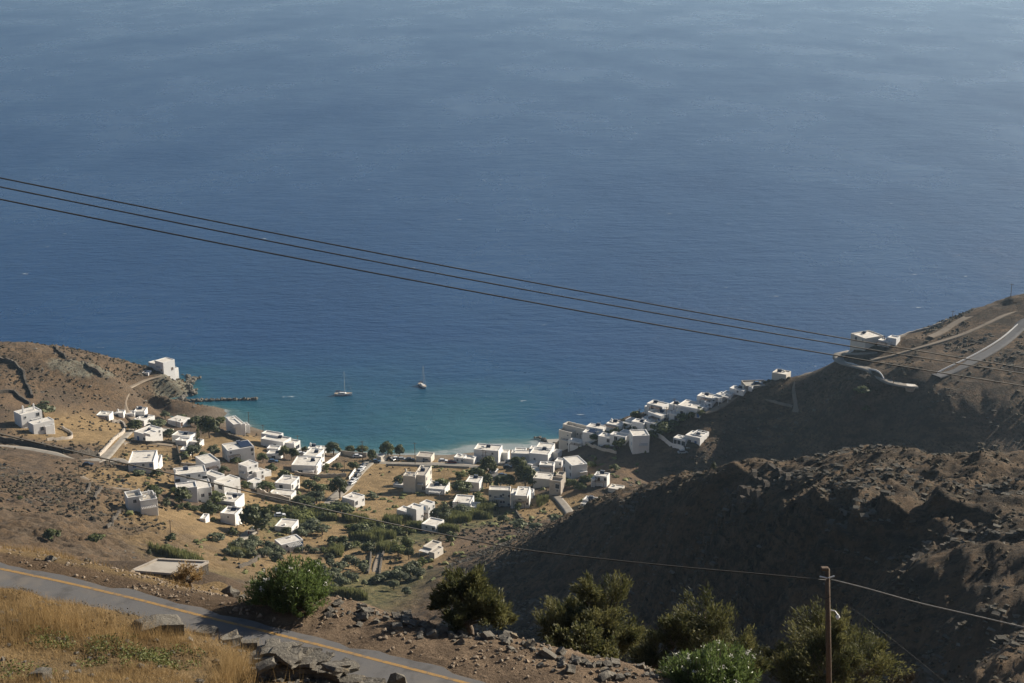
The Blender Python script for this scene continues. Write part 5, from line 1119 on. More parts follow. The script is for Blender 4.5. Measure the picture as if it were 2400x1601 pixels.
boat(805, 926, 9.0, 0.0, 11.8, 'white sailing yacht lying broadside at anchor in the bay', True)
boat(991, 906, 8.2, math.radians(-62), 11.0, 'smaller sailing yacht further right, anchored bow to the beach', False)

# ------------------------------------------------------------------ cars
def car_meshes(pm, van=False, key=''):
    L_, W_ = 4.1, 1.72; m = MB()
    top = 1.75 if van else 1.0
    body = [(-2.05,0.35),(2.05,0.35),(2.08,0.62),(1.95,0.78),(1.05,0.92),(-1.85,0.95),(-2.05,0.8)]
    m.prism(body, -W_/2, W_/2, axis='y'); b_ = m.mesh('body', [pm], bevel=0.06)
    cab = [(-1.75,0.93),(1.0,0.9),(0.35,1.42),(-1.3,1.45)] if not van else [(-1.95,0.93),(1.35,0.9),(0.95,1.75),(-1.95,1.78)]
    g = MB(); g.prism(cab, -W_/2+0.1, W_/2-0.1, axis='y'); g_ = g.mesh('cabin_glass', [M['pane']], bevel=0.05)
    tz = 1.42 if not van else 1.74
    t = MB(); t.box(-1.25 if not van else -1.9, 0.36 if not van else 0.9, -W_/2+0.13, W_/2-0.13, tz-0.02, tz+0.08); t_ = t.mesh('car_roof', [pm], bevel=0.04)
    w = MB(); w.tube([(0,-0.1,0),(0,0.1,0)], 0.32, 12); w_ = w.mesh('wheel', [M['tyre']])
    return b_, g_, t_, w_
CARM = {c: car_meshes(M[c]) for c in ('carwhite','carsilver','cardark','carred','carblue')}
VANM = {c: car_meshes(M[c], True) for c in ('carwhite','carsilver')}
def car(u, v, head, c, label, van=False, ymin=300, group=None):
    p = hit(u, v, ymin); b_, g_, t_, w_ = (VANM if van else CARM)[c]
    root = thing('parked_car' if not van else 'parked_van', label, 'van' if van else 'car', (p[0], p[1], max(gz(p[0], p[1]), p[2]+0.22)), math.radians(head), group)
    link('body', b_, root); link('cabin_glass', g_, root); link('car_roof', t_, root)
    for q in ((1.3,0.78),(1.3,-0.78),(-1.3,0.78),(-1.3,-0.78)): link('wheel', w_, root, (q[0], q[1], 0.32))
G_ = 'cars parked in the village'
for c in [
 (206,1093,8,'cardark','dark car parked below the lane at the fork'),(826,1136,62,'carwhite','white car lowest in the line on the lane'),(830,1129,62,'carsilver','silver car second from the bottom of the lane'),
 (838,1118,64,'cardark','dark car third from the bottom of the lane'),(845,1107,64,'carsilver','silver car fourth from the bottom of the lane'),(849,1101,66,'carwhite','white car fifth from the bottom of the lane'),(852,1095,66,'cardark','dark car uppermost in the line on the lane'),
 (838,1073,4,'carwhite','white car in front of the brown beach wall'),(881,1085,3,'carblue','blue car left of the beach kiosk'),(916,1080,-30,'cardark','dark car under the large rounded beach tree'),(929,1079,5,'carwhite','white car between the rounded beach trees'),
 (942,1080,5,'carsilver','silver car right of the rounded beach trees'),(961,1081,5,'cardark','dark car left of the beach tavern pole'),(1000,1083,4,'carsilver','silver car in front of the beach tavern'),
 (1038,1084,4,'carwhite','white car right of the beach tavern'),(1059,1087,4,'carred','red car beside the small house right of the tavern'),(1194,1086,2,'carsilver','silver car at the seaward end of the parking street'),
 (1190,1098,2,'cardark','dark car on the right of the parking street'),(1160,1107,70,'carwhite','white car in the tree shade of the parking street'),(1178,1118,10,'carwhite','white car at the near end of the parking street'),
 (656,1212,14,'carwhite','small white car on the earth lot by the big tree'),(706,1067,20,'carwhite','white car at the beach lane corner'),(640,1085,6,'carblue','blue car in front of the open carport'),(603,1245,30,'carwhite','white car on the concrete drive near the two walkers'),
 (1600,1064,12,'carsilver','silver car in the shade under the villa wall'),(1776,903,5,'carblue','blue car on the pale parking terrace'),(727,1186,40,'carwhite','white car beside the lane below the bungalow'),(1116,1190,5,'carsilver','pale car behind the half buried house'),
]: car(*c, group=G_, ymin=430 if c[0] > 1500 else 300)

# ------------------------------------------------------------------ utility poles
def pole(u, v, hpx, label, ymin=300, arms=1):
    p = hit(u, v, ymin); s = scale_at(p); h = hpx/s/0.93
    root = thing('utility_pole', label, 'pole', (p[0], p[1], gz(p[0], p[1])))
    link('post', MB().tube([(0,0,-0.8),(0,0,h)], [0.16,0.11], 7).mesh('post', [M['wood']]), root)
    for k in range(arms):
        ca = link('crossarm', MB().box(-0.9, 0.9, -0.06, 0.06, h-0.5-0.5*k, h-0.38-0.5*k).mesh('crossarm', [M['wood']]), root)
        for x_ in (-0.8, 0, 0.8): link('insulator', MB().tube([(x_,0,h-0.38-0.5*k),(x_,0,h-0.2-0.5*k)], 0.05, 6).mesh('insulator', [M['carwhite']]), ca)
for q in [
 (414,1004,24,'wooden pole in front of the pitched shed'),(584,1003,36,'tall pole on the shore right of the blocky house'),(617,1016,18,'pole on the rocky shore above the curved wall'),(698,1050,30,'slim pole at the water behind the seaside house'),
 (501,1075,22,'pole beside the garden wall of the solar panel house'),(557,1165,26,'pole at the corner of the blank wall'),(683,1078,26,'pole among the round trees by the carport'),(850,1078,44,'tall pole left of the parked car lane top'),
 (808,1118,40,'pole beside the tall lane tree'),(767,1150,24,'pole in the bungalow garden'),(684,1214,44,'pole above the porch house'),(750,1184,14,'short pole at the lane side'),(973,1090,52,'tall double pole on the beach road'),
 (1042,1190,34,'pole right of the low garage wing'),(1073,1200,26,'thin pole by the half buried house'),(1132,1092,38,'pole in front of the waterfront hotel left'),(1138,1092,34,'second pole in front of the waterfront hotel'),
 (400,1246,34,'pole on the orange slope below the hut'),(186,1118,34,'pole on the bare left slope by the track'),(755,1262,26,'pole beside the lower olives'),(557,1258,30,'pole below the high parapet house'),
 (1499,976,18,'pole on the shore left of the verandah house'),(1579,970,34,'pole on the roofline of the corner house'),(1561,992,38,'pole before the bright corner wall'),(1338,1036,30,'pole with arms before the beige terrace building'),
 (2092,918,34,'pole at the lower bend of the hairpin road'),(2368,702,30,'pole on the skyline of the far hill right'),(2232,748,22,'pole on the skyline of the far hill left'),(2072,806,18,'pole beside the cream cube house'),
]: pole(*q, ymin=430 if q[0] > 1300 else 300)

# ------------------------------------------------------------------ two walkers
def person(u, v, label, cloth, flip):
    p = hit(u, v, 300); root = thing('person', label, 'person', (p[0], p[1], gz(p[0], p[1])+0.1), flip)
    J = [(0,0,0.95),(0,0,1.2),(0,0,1.42),(0,0,1.52),(0,0.01,1.66),(-0.19,0,1.40),(-0.26,0.03,1.12),(-0.25,0.12,0.88),(0.19,0,1.40),(0.26,-0.02,1.12),(0.26,0.04,0.86),(-0.1,0,0.9),(-0.11,0.14,0.5),(-0.11,0.05,0.06),(0.1,0,0.9),(0.11,-0.06,0.5),(0.11,-0.22,0.08),(-0.11,0.2,0.03),(0.11,-0.06,0.03)]
    E = [(0,1),(1,2),(2,3),(3,4),(2,5),(5,6),(6,7),(2,8),(8,9),(9,10),(0,11),(11,12),(12,13),(0,14),(14,15),(15,16),(13,17),(16,18)]
    R_ = [.15,.14,.16,.06,.11,.07,.05,.04,.07,.05,.04,.09,.07,.05,.09,.07,.05,.04,.04]
    me = bpy.data.meshes.new('person_body'); me.from_pydata(J, E, []); me.materials.append(M[cloth]); o = link('body', me, root)
    md = o.modifiers.new('skin', 'SKIN'); md.use_smooth_shade = True
    for k, sv in enumerate(me.skin_vertices[0].data): sv.radius = (R_[k], R_[k]); sv.use_root = (k == 0)
    o.modifiers.new('sub', 'SUBSURF').levels = 1
    hm = bmesh.new(); bmesh.ops.create_uvsphere(hm, u_segments=10, v_segments=8, radius=0.125); bmesh.ops.scale(hm, vec=(0.85,0.95,1.12), verts=hm.verts)
    me = bpy.data.meshes.new('head'); hm.to_mesh(me); hm.free(); me.materials.append(M['skin']); link('head', me, root, (0,0.01,1.64))
person(583, 1256, 'person in red top walking up the concrete drive', 'redcloth', 0.4)
person(589, 1257, 'person in grey walking beside the one in red', 'greycloth', 0.1)

# ------------------------------------------------------------------ overhead cables and the foreground pole
def cable(label, pix, rad, mt='cable', sides=6):
    """pix: (u, v, Y)"""
    pts_ = []
    for u, v, Y in pix:
        a, t = ray(u, v); pts_.append((a*Y, Y, H-t*Y))
    P_ = resample(np.array(pts_), max(0.4, np.linalg.norm(np.array(pts_[0])-np.array(pts_[-1]))/60)); c0 = Vector(P_[0])
    m = MB().tube([tuple(Vector(q)-c0) for q in P_], rad, sides)
    return tag(link('cable', m.mesh('cable', [M[mt]], smooth=True), None, tuple(c0)), label, 'cable')
cable('topmost of the three cables crossing the sea', [(-300,356,14.4),(0,417,15.0),(600,538,16.0),(1200,653,17.0),(1600,726,17.7),(2000,797,18.4),(2400,863,19.2),(2700,910,19.8)], 0.008)
cable('middle one of the three cables crossing the sea', [(-300,377,14.4),(0,438,15.0),(600,559,16.0),(1200,673.5,17.0),(1600,745,17.7),(2000,813,18.4),(2400,876,19.2),(2700,921,19.8)], 0.008)
cable('lowest of the three cables crossing the sea', [(-300,406,14.4),(0,467,15.0),(600,587,16.0),(1200,700,17.0),(1600,772,17.7),(2000,840,18.4),(2400,905,19.2),(2700,952,19.8)], 0.0085)
PB = np.array([*on_plane(1946, 1735, 0)[:2], 0]); a, t = ray(1945, 1745); PY = 44.0; pb = Vector((a*PY, PY, H-t*PY))
a, t = ray(1942, 1340); pt = Vector((a*PY, PY+0.2, H-t*PY))
root = thing('utility_pole', 'brown wooden utility pole in the foreground at lower right', 'pole', tuple(pb))
v_ = pt-pb
m = MB().tube([(-v_.x*0.15, 0, -1.2), tuple(v_*0.5), tuple(v_)], [0.10,0.095,0.085], 12); link('post', m.mesh('post', [M['wood']], smooth=True), root)
m = MB().box(-0.16, 0.10, -0.10, 0.10, -0.05, 0.05); link('cap_block', m.mesh('cap_block', [M['wood']], bevel=0.02), root, tuple(v_+Vector((-0.06,0,0.02))))
m = MB(); m.tube([(0.08,-0.1,0),(0.2,-0.22,0.02),(0.28,-0.3,-0.08)], 0.02, 6).tube([(0.28,-0.3,-0.06),(0.28,-0.3,-0.16)], [0.03,0.08], 12).tube([(0.28,-0.3,-0.16),(0.28,-0.3,-0.24)], [0.06,0.04], 12)
link('lamp', m.mesh('lamp', [M['gel']]), root, tuple(v_*0.78))
m = MB(); m.tube([(-0.45,-0.05,0.12),(-0.3,-0.12,-0.02),(-0.1,-0.14,-0.1),(0.1,-0.13,0.0)], 0.012, 5); link('cable_loop', m.mesh('cable_loop', [M['cable']]), root, tuple(v_*0.86))
m = MB(); m.tube([(-0.28,-0.08,0.0),(-0.02,-0.1,-0.05)], 0.025, 6).tube([(0.02,-0.1,-0.05),(0.22,-0.08,0.02)], 0.025, 6); link('insulator', m.mesh('insulator', [M['gel']]), root, tuple(v_*0.965))
cable('twisted telephone cable running left from the foreground pole', [(-200,968,28),(0,1017,30),(240,1074,33),(470,1126,36),(700,1180,39),(1040,1253,42.3),(1200,1284,43.0),(1430,1312,43.6),(1640,1333,43.8),(1800,1347,43.9),(1936,1360,43.9)], 0.022)
cable('pale cable running right from the foreground pole', [(1948,1358,43.9),(2020,1376,43),(2150,1412,41.5),(2280,1442,40),(2400,1470,38.6),(2600,1514,36.5)], 0.018, 'concrete')
cable('thin stay wire from the foreground pole to the lower right', [(1948,1400,43.9),(1990,1422,43.4),(2080,1490,42.2),(2220,1603,40.4),(2300,1668,39.4)], 0.007)

# ------------------------------------------------------------------ foreground trees and bushes
def strips(P_, D_, ln, wd, r):
    """narrow leaf shaped quads rooted at P_ pointing along D_"""
    k = len(P_); D_ = D_/(np.linalg.norm(D_, axis=1)[:,None]+1e-9)
    s = np.cross(D_, r.normal(0, 1, (k, 3))); s /= np.linalg.norm(s, axis=1)[:,None]+1e-9
    L_ = (ln*r.uniform(0.6, 1.3, k))[:,None]; w = (wd*r.uniform(0.7, 1.3, k))[:,None]
    V = np.stack([P_, P_+D_*L_*0.45+s*w, P_+D_*L_, P_+D_*L_*0.45-s*w], 1).reshape(-1, 3)
    return V, np.arange(4*k).reshape(k, 4)
def feathery_tree(label, u, v, Y, wpx, hpx, seed, leafs=15000, mt='juniper', name='tamarisk_tree', lean=0.25, lobes=17, lf=(0.17,0.019)):
    a, t = ray(u, v); x = a*Y; z = gz(x, Y); s = FPX/(Y*cp+(H-z)*sp)
    a2, t2 = ray(u, v-hpx); top = H - t2*Y; wd, ht = wpx/s, max(top - z, hpx/s)
    r = np.random.default_rng(seed)
    root = thing(name, label, 'tree', (x, Y, z))
    # big lobes of the crown
    lob = []
    for k in range(lobes):
        an = 6.28*k*0.618 + r.uniform(-0.5, 0.5); rr = math.sqrt((k+0.3)/lobes)*0.40*wd*r.uniform(0.8, 1.1)
        zz = ht*(0.86 - 0.55*(rr/(0.42*wd))**1.6 + r.uniform(-0.16, 0.10)); lob.append((math.cos(an)*rr, math.sin(an)*rr*0.85, zz, r.uniform(0.085, 0.17)*wd))
    Pp, Dd, T = [], [], []; tw = MB()
    tb = MB(); tb.tube([(0.05*wd,0,-0.9),(0.03*wd,0,0.06*ht),(0.0,0.02,0.22*ht),(-0.03*wd,0,0.36*ht)], [0.05*wd,0.042*wd,0.033*wd,0.022*wd], 9)
    for cx, cy, cz, cr in lob:
        st = Vector((0.02*wd*r.uniform(-1,1), 0, ht*r.uniform(0.08, 0.3))); en = Vector((cx, cy, cz)); md = st.lerp(en, 0.5) + Vector((r.uniform(-0.1,0.1)*wd, r.uniform(-0.1,0.1)*wd, -0.03*ht))
        tb.tube([tuple(st), tuple(md), tuple(en)], [0.02*wd, 0.012*wd, 0.004*wd], 6)
        sub = 11
        for j in range(sub):
            q = r.normal(0, 1, 3); q /= np.linalg.norm(q); q[2] = q[2]*0.9 + 0.15
            c = np.array((cx, cy, cz)) + q*cr*r.uniform(0.35, 1.0)
            tw.tube([tuple(md.lerp(en, 0.6)), tuple(c)], [0.005*wd, 0.0015*wd], 4, cap=False)
            n_ = leafs//(lobes*sub); ax_ = q*0.8+np.array((-0.1,0,0.55)); ax_ /= np.linalg.norm(ax_)
            Pp.append(c + ax_*(r.uniform(-0.55, 0.5, n_)*cr)[:,None] + r.normal(0, 0.15*cr, (n_, 3))); Dd.append(ax_ + r.normal(0, 0.4, (n_, 3)))
            T.append(np.clip(r.uniform(0.05, 0.85) + r.normal(0, 0.18, n_), 0, 1))
    Pp = np.concatenate(Pp); Dd = np.concatenate(Dd); T = np.concatenate(T)
    Pp[:,2] = np.maximum(Pp[:,2], 0.10*ht)
    V, F = strips(Pp, Dd, lf[0], lf[1], r)
    link('crown', mesh_np('crown', V, F, [M[mt]], tint=np.repeat(T, 4)), root)
    link('trunk', tb.mesh('trunk', [M['trunk']], smooth=True), root)
    kind(link('twigs', tw.mesh('twigs', [M['trunk']]), root), 'stuff')
    return root
feathery_tree('wind shaped tamarisk tree with visible trunk on the brink of the road bank', 1094, 1482, 39.0, 228, 130, 1, 22000)
feathery_tree('tallest of the foreground tamarisks, second from the left', 1368, 1552, 46.0, 305, 200, 2, 32000)
feathery_tree('broad foreground tamarisk left of the wooden pole', 1630, 1600, 44.0, 350, 184, 3, 36000)
feathery_tree('dark foreground tamarisk growing around the wooden pole', 1935, 1690, 49.0, 385, 210, 4, 38000)
feathery_tree('straggling olive green bush on the rubble bank', 1350, 1578, 39.2, 215, 105, 5, 9000, 'juniper', 'bush', lf=(0.11,0.035))
feathery_tree('sparse brown shrub at the bottom right of the pole', 2120, 1660, 44.0, 110, 90, 6, 3500, 'scrub', 'bush', lf=(0.10,0.012), lobes=7)
def oleander(label, u, v, Y, wpx, hpx, seed, stems=330, flowers=0):
    a, t = ray(u, v); x = a*Y; z = gz(x, Y); s = FPX/(Y*cp+(H-z)*sp); wd, ht = wpx/s, hpx/s/0.9
    r = np.random.default_rng(seed); root = thing('oleander_bush', label, 'bush', (x, Y, z))
    Pp, Dd, T, fl = [], [], [], []; m = MB()
    for k in range(stems):
        an = r.uniform(0, 6.28); q = math.sqrt(r.random()); lump = 0.86+0.16*math.sin(3*an+seed)+r.normal(0, 0.05)
        tip = np.array((math.cos(an)*q*0.5*wd*lump, math.sin(an)*q*0.46*wd*lump, ht*(math.sqrt(max(0.03, 1-(q*0.97)**2))*0.93 + r.normal(0, 0.05))*(0.88+0.12*math.sin(an*2+seed))))
        tip[2] = max(tip[2], 0.12*ht)
        root_ = np.array((tip[0]*0.25, tip[1]*0.25, 0.0)); md = root_*0.4+tip*0.6+np.array((tip[0]*0.12, tip[1]*0.12, -0.05*ht))
        if k % 3 == 0: m.tube([tuple(root_), tuple(md), tuple(tip)], [0.014,0.009,0.004], 4, cap=False)
        n_ = 46; f = r.uniform(0.55, 1.0, n_)[:,None]; p = np.where(f < 0.8, root_+(md-root_)*(f/0.8), md+(tip-md)*((f-0.8)/0.2))
        ax = (tip-md)/np.linalg.norm(tip-md)
        Pp.append(p + r.normal(0, 0.03, (n_, 3))); Dd.append(ax*0.9 + r.normal(0, 0.55, (n_, 3)) + np.array((0,0,0.25))); T.append(np.clip(r.uniform(0.05, 0.75)+r.normal(0, 0.2, n_), 0, 1))
        if flowers and r.random() < flowers and tip[2] > 0.4*ht: fl.append(tip + r.normal(0, 0.012, (14, 3)) + np.array((0,0,0.05)))
    V, F = strips(np.concatenate(Pp), np.concatenate(Dd), 0.135, 0.016, r)
    link('crown', mesh_np('crown', V, F, [M['oleander']], tint=np.repeat(np.concatenate(T), 4)), root)
    kind(link('stems', m.mesh('stems', [M['trunk']]), root), 'stuff')
    if fl:
        P_ = np.concatenate(fl) + r.normal(0, 0.03, (14*len(fl), 3)); V, F = leaf_quads(P_, r.normal(0, 1, P_.shape)+np.array((0,0,1.0)), 0.022, r)
        kind(link('blossoms', mesh_np('blossoms', V, F, [M['flower']]), root), 'stuff')
oleander('dense round oleander bush at the far edge of the road', 688, 1438, 39.3, 236, 102, 11, 470, 0.03)
oleander('oleander bush with white blossoms at the bottom edge', 1665, 1652, 36.0, 285, 112, 12, 420, 0.05)

# ------------------------------------------------------------------ dry grass, weeds and gravel (stuff)
def onbank(x, y): return road_off(x, y)
r = np.random.default_rng(5)
N0 = 380000; x = r.uniform(-17.5, 1.0, N0); y = r.uniform(17, 36, N0); o = road_off(x, y)
den = sstep(-0.15, 0.75, fbm(x, y, 1.3, 4, 101))*(1-0.9*sstep(-6.5, -3.0, x)) + 0.05*(x < -3.0)
ok = (o > ROAD_W+0.15) & (r.random(N0) < den) & (np.abs(x/y) < 0.52)
x, y = x[ok], y[ok]; z = zground(x, y)
hsc = 0.65+0.5*fbm(x, y, 1.6, 2, 111)
V, F = blades(x, y, z, len(x), 0.05, 0.2, 0.007, r, 0.9)
hs = np.repeat(np.clip(hsc, 0.35, 1.3), 4); zb_ = np.repeat(z, 4); V[:,2] = zb_ + (V[:,2]-zb_)*hs
TT = [np.repeat(np.clip(0.5+0.35*fbm(x, y, 1.2, 3, 121)+r.normal(0, 0.2, len(x)), 0, 1), 4)]; VV = [V]; FF = [F]; nb = len(V)
# taller tufts
tuft = [(565,1590,0.75,420,0.30),(545,1560,0.6,300,0.25),(60,1460,0.38,500,0.6),(160,1480,0.38,400,0.5),(20,1500,0.42,500,0.6),(120,1470,0.45,500,0.6),(520,1600,0.6,300,0.3),(330,1480,0.4,300,0.4),(400,1500,0.35,300,0.4)]
for u, v, h, n_, rad in tuft:
    p = hit(u, v); an = r.uniform(0, 6.28, n_); q = np.sqrt(r.random(n_))*rad; tx, ty = p[0]+np.cos(an)*q, p[1]+np.sin(an)*q
    V, F = blades(tx, ty, zground(tx, ty), n_, h*0.5, h, 0.006, r, 0.6); VV.append(V); FF.append(F+nb); nb += len(V); TT.append(np.repeat(np.clip(0.6+r.normal(0, 0.2, n_), 0, 1), 4))
# straw on the far shoulder
N0 = 60000; x = r.uniform(-21, -4.5, N0); y = r.uniform(36, 58, N0); o = road_off(x, y)
den = sstep(0.0, 0.5, fbm(x, y, 2.0, 3, 131))*(1-sstep(-12, -6.5, x)*0.8)
ok = (o < -1.3) & (o > -12) & (r.random(N0) < den) & (np.abs(x/y) < 0.5)
x, y = x[ok], y[ok]; V, F = blades(x, y, zground(x, y), len(x), 0.08, 0.3, 0.012, r, 0.6); VV.append(V); FF.append(F+nb); nb += len(V); TT.append(np.repeat(r.random(len(x))*0.9, 4))
# tall seed stalks
n_ = 2600; x = r.uniform(-15.5, -3.5, n_); y = r.uniform(20, 32.5, n_); o = road_off(x, y); ok = (o > ROAD_W+0.3) & (fbm(x, y, 2.5, 2, 107) > -0.1); x, y = x[ok], y[ok]
V, F = blades(x, y, zground(x, y), len(x), 0.25, 0.6, 0.007, r, 0.45); VV.append(V); FF.append(F+nb); nb += len(V); TT.append(np.repeat(np.clip(0.75+r.normal(0, 0.2, len(x)), 0, 1), 4))
kind(link('dry_grass', mesh_np('dry_grass', np.concatenate(VV), np.concatenate(FF), [M['grass']], tint=np.concatenate(TT))), 'stuff', 'straw coloured dry grass on the road banks')
# dark dry herbs between the grass
N0 = 30000; x = r.uniform(-16.5, -2.0, N0); y = r.uniform(18, 33.5, N0); o = road_off(x, y)
ok = (o > ROAD_W+0.2) & (fbm(x, y, 0.9, 3, 161) > 0.22); x, y = x[ok], y[ok]
V, F = leaf_quads(np.c_[x, y, zground(x, y)+r.uniform(0.0, 0.12, len(x))], r.normal(0, 0.6, (len(x), 3))+np.array((0.1,0,1)), 0.016, r)
kind(link('dry_herbs', mesh_np('dry_herbs', V, F, [M['scrub']], tint=np.repeat(r.random(len(x)), 4))), 'stuff', 'dark dry herbs between the grass of the near bank')
# low green weeds on the bank
VV, FF, TT, nb = [], [], [], 0
for u, v, rad, n_ in [(150,1500,0.7,700),(220,1512,0.8,900),(300,1532,0.9,1100),(370,1545,0.6,700),(400,1530,0.5,500),(330,1550,0.6,700),(180,1530,0.5,450),(40,1585,0.5,400),(250,1560,0.4,300)]:
    p = hit(u, v); an = r.uniform(0, 6.28, n_); q = np.sqrt(r.random(n_))*rad; tx, ty = p[0]+np.cos(an)*q*1.4, p[1]+np.sin(an)*q
    keep = fbm(tx, ty, 0.5, 2, 141) > -0.25; tx, ty = tx[keep], ty[keep]; tz = zground(tx, ty)+r.uniform(0.0, 0.16, len(tx))
    V, F = leaf_quads(np.c_[tx, ty, tz], r.normal(0, 0.6, (len(tx), 3))+np.array((0.2,0,1)), 0.022, r); VV.append(V); FF.append(F+nb); nb += len(V); TT.append(np.repeat(r.random(len(tx)), 4))
kind(link('weeds', mesh_np('weeds', np.concatenate(VV), np.concatenate(FF), [M['lime']], tint=np.concatenate(TT))), 'stuff', 'low green weeds among the dry grass')
# gravel and clods on the far shoulder
N0 = 30000; x = r.uniform(-20, 9, N0); y = r.uniform(30, 52, N0); o = road_off(x, y)
ok = (o < -0.55) & (o > -7.5) & (r.random(N0) < 0.18+0.82*sstep(-0.1, 0.5, fbm(x, y, 1.8, 3, 151))) & (np.abs(x/y) < 0.5)
x, y = x[ok], y[ok]; n_ = len(x); s_ = 0.012+0.07*r.random(n_)**3
rng = np.random.default_rng(77)
scatter_ico('gravel', x, y, zground(x, y), s_, s_*0.7, 'clod', 'loose gravel and clods on the road shoulder', 0.25, 0.2, True)
N0 = 9000; x = r.uniform(-17, 1.0, N0); y = r.uniform(18, 34, N0); o = road_off(x, y)
ok = (o > ROAD_W+0.1) & (r.random(N0) < 0.10+0.9*sstep(-6.0, -3.0, x)) & (np.abs(x/y) < 0.5)
x, y = x[ok], y[ok]; n_ = len(x); s_ = r.uniform(0.02, 0.09, n_)
scatter_ico('rubble', x, y, zground(x, y), s_, s_*0.6, 'rock', 'small rubble on the near bank', 0.25, 0.2, True)

# ------------------------------------------------------------------ stones one can pick out
SLABS = []
for k in range(8):
    rr = np.random.default_rng(300+k); b_ = bmesh.new(); bmesh.ops.create_cube(b_, size=1.0)
    bmesh.ops.subdivide_edges(b_, edges=b_.edges, cuts=1, use_grid_fill=True)
    for v in b_.verts:
        c = np.array(v.co); c = c*(0.78+0.22/np.max(np.abs(c)+0.5)/1.0); n_ = np.linalg.norm(c); c = c*(1-0.16*max(0, n_-0.5)) + rr.normal(0, 0.075, 3); v.co = Vector(c)
    bmesh.ops.bevel(b_, geom=list(b_.edges), offset=0.018, segments=1, affect='EDGES')
    me = bpy.data.meshes.new('stone'); b_.to_mesh(me); b_.free(); me.materials.append(M['rock']); SLABS.append(me)
rk = random.Random(21)
def stone(root, x, y, z, sx, sy, sz, tilt=0.15, rz=None, me=None, name='stone'):
    o = link(name, me or rk.choice(SLABS), root, (x-root.location.x, y-root.location.y, z-root.location.z))
    o.rotation_euler = (rk.uniform(-tilt, tilt), rk.uniform(-tilt, tilt), rk.uniform(0, 6.28) if rz is None else rz); o.scale = (sx, sy, sz); return o
def ground_at(u, v): p = hit(u, v); return p[0], p[1], gz(p[0], p[1])
# dry stone wall at the bottom of the bank
A0, A1 = hit(598, 1578), hit(838, 1612)
d = (A1-A0)[:2]; Ld = np.linalg.norm(d); d /= Ld; nrm = np.array((d[1], -d[0]))
z0 = gz(*A0[:2])
root = thing('dry_stone_wall', 'tumbled dry stone wall of flat slabs at the near road edge', 'wall', (A0[0], A0[1], z0))
for course in range(7):
    s_ = rk.uniform(0, 0.2)
    while s_ < Ld:
        L_ = rk.uniform(0.22, 0.55); f = (s_+L_/2)/Ld; hmax = 0.52*(0.75+0.35*math.sin(4.5*f+0.6)); zc = course*0.105+0.03
        if zc < hmax:
            for dep_ in (-0.16, 0.14):
                x_, y_ = A0[:2] + d*(s_+L_/2) + nrm*(dep_+rk.uniform(-0.05,0.05)); zz = gz(x_, y_)
                stone(root, x_, y_, zz+zc, L_*1.05, rk.uniform(0.26,0.42), rk.uniform(0.09,0.15), 0.13, math.atan2(d[1], d[0])+rk.uniform(-0.3,0.3))
        s_ += L_*0.92
for u, v, w in ((735,1522,0.5),(770,1528,0.36),(805,1545,0.42),(700,1538,0.42),(820,1565,0.36),(655,1548,0.4),(625,1560,0.34),(790,1575,0.5),(750,1545,0.4),(680,1556,0.38)):
    x_, y_, zz = ground_at(u, v+38); stone(root, x_, y_, zz+0.42, w, w*0.7, w*0.28, 0.3)
def boulder(label, u, v, w, h, dep_=None, k=0, tilt=0.1):
    """w, h in pixels at the place itself"""
    x_, y_, zz = ground_at(u, v); s = FPX/(y_*cp+(H-zz)*sp)
    o = link('boulder', SLABS[k % len(SLABS)] if k >= 0 else ROCKS[-k], None, (x_, y_, zz+0.25*h/s)); o.scale = (w/s, (dep_ or w*0.75)/s, 1.15*h/s); o.rotation_euler = (rk.uniform(-tilt,tilt), rk.uniform(-tilt,tilt), rk.uniform(-0.5,0.5))
    return tag(o, label, 'rock')
boulder('wide flat outcrop at the edge of the grass bank', 372, 1472, 105, 34, 60, 0)
boulder('low grey rock right of the flat outcrop', 486, 1484, 45, 20, None, 1)
boulder('pale angular rock leading the row above the rubble', 540, 1506, 48, 28, None, 2)
boulder('square pale rock beside the dark block', 588, 1518, 42, 30, None, 3)
boulder('large dark square block at the near road edge', 674, 1534, 62, 34, 44, 4, 0.05)
boulder('grey slab at the bottom edge left of the upright stone', 870, 1622, 60, 36, None, 5)
boulder('upright pointed stone at the bottom edge by the road', 936, 1640, 40, 78, 26, 6, 0.2)
boulder('dark jagged rock on the far shoulder left of the oleander', 540, 1394, 46, 28, None, -2)
boulder('small dark rock beside the jagged one', 566, 1398, 24, 12, None, -3)
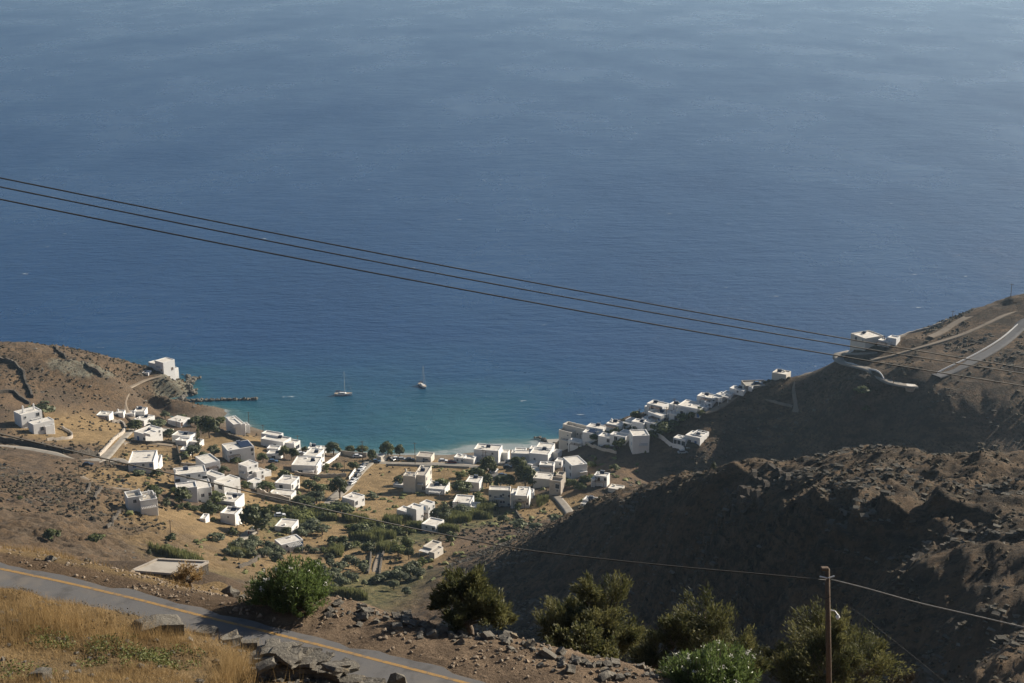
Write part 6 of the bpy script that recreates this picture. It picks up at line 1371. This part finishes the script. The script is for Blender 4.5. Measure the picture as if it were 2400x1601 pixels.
boulder('pale rock in the dry grass at the bottom left', 95, 1592, 44, 26, None, 7)
boulder('brown rock mound on the far left shoulder', 120, 1316, 30, 16, None, -1)
boulder('dark rock at the brink of the far left shoulder', 205, 1312, 18, 14, None, -4)
# rubble bank along the far brink
B0 = [(770,1428),(860,1440),(980,1470),(1100,1492),(1240,1520),(1400,1560),(1540,1592)]
bp_ = np.array([ground_at(u, v) for u, v in B0])
root = thing('rubble_bank', 'bank of loose stones along the far brink of the road', 'rubble', tuple(bp_[0]))
line = resample(bp_, 0.06)
for k, p in enumerate(line):
    q = rk.random(); s = 0.07 + 0.24*q**2.6; off = rk.gauss(0, 0.42)
    x_, y_ = p[0]+ROAD_N[0]*off, p[1]+ROAD_N[1]*off
    stone(root, x_, y_, gz(x_, y_)+0.18*s, s*rk.uniform(0.8,1.5), s, s*rk.uniform(0.5,0.85), 0.5)
# spill of stones on the near bank
root = thing('stone_spill', 'spill of broken stones between the dark block and the grass', 'rubble', ground_at(640, 1560))
for k in range(70):
    u = rk.uniform(590, 700); v = rk.uniform(1520, 1590); x_, y_, zz = ground_at(u, v); s = 0.05+0.15*rk.random()**2
    stone(root, x_, y_, zz+0.15*s, s*1.3, s, s*0.6, 0.4)
# leafy dry shrub by the concrete roof
feathery_tree('dry yellowing shrub at the corner of the concrete roof', 445, 1388, 47.0, 110, 42, 31, 3000, 'grass', 'bush', lf=(0.09,0.014), lobes=8)

# ------------------------------------------------------------------ sea haze
hm_ = bpy.data.materials.new('sea_haze'); hm_.use_nodes = True; N = hm_.node_tree.nodes; N.clear()
vo = N.new('ShaderNodeVolumePrincipled'); vo.inputs['Color'].default_value = (0.55,0.78,1.0,1); vo.inputs['Density'].default_value = 0.00006; vo.inputs['Anisotropy'].default_value = 0.35
mo = N.new('ShaderNodeOutputMaterial'); hm_.node_tree.links.new(vo.outputs[0], mo.inputs['Volume'])
hz_ = link('haze', MB().box(-36000, 36000, -50, 30000, -40, 245).mesh('haze', [hm_])); kind(hz_, 'stuff', 'thin bluish sea haze over the whole bay')
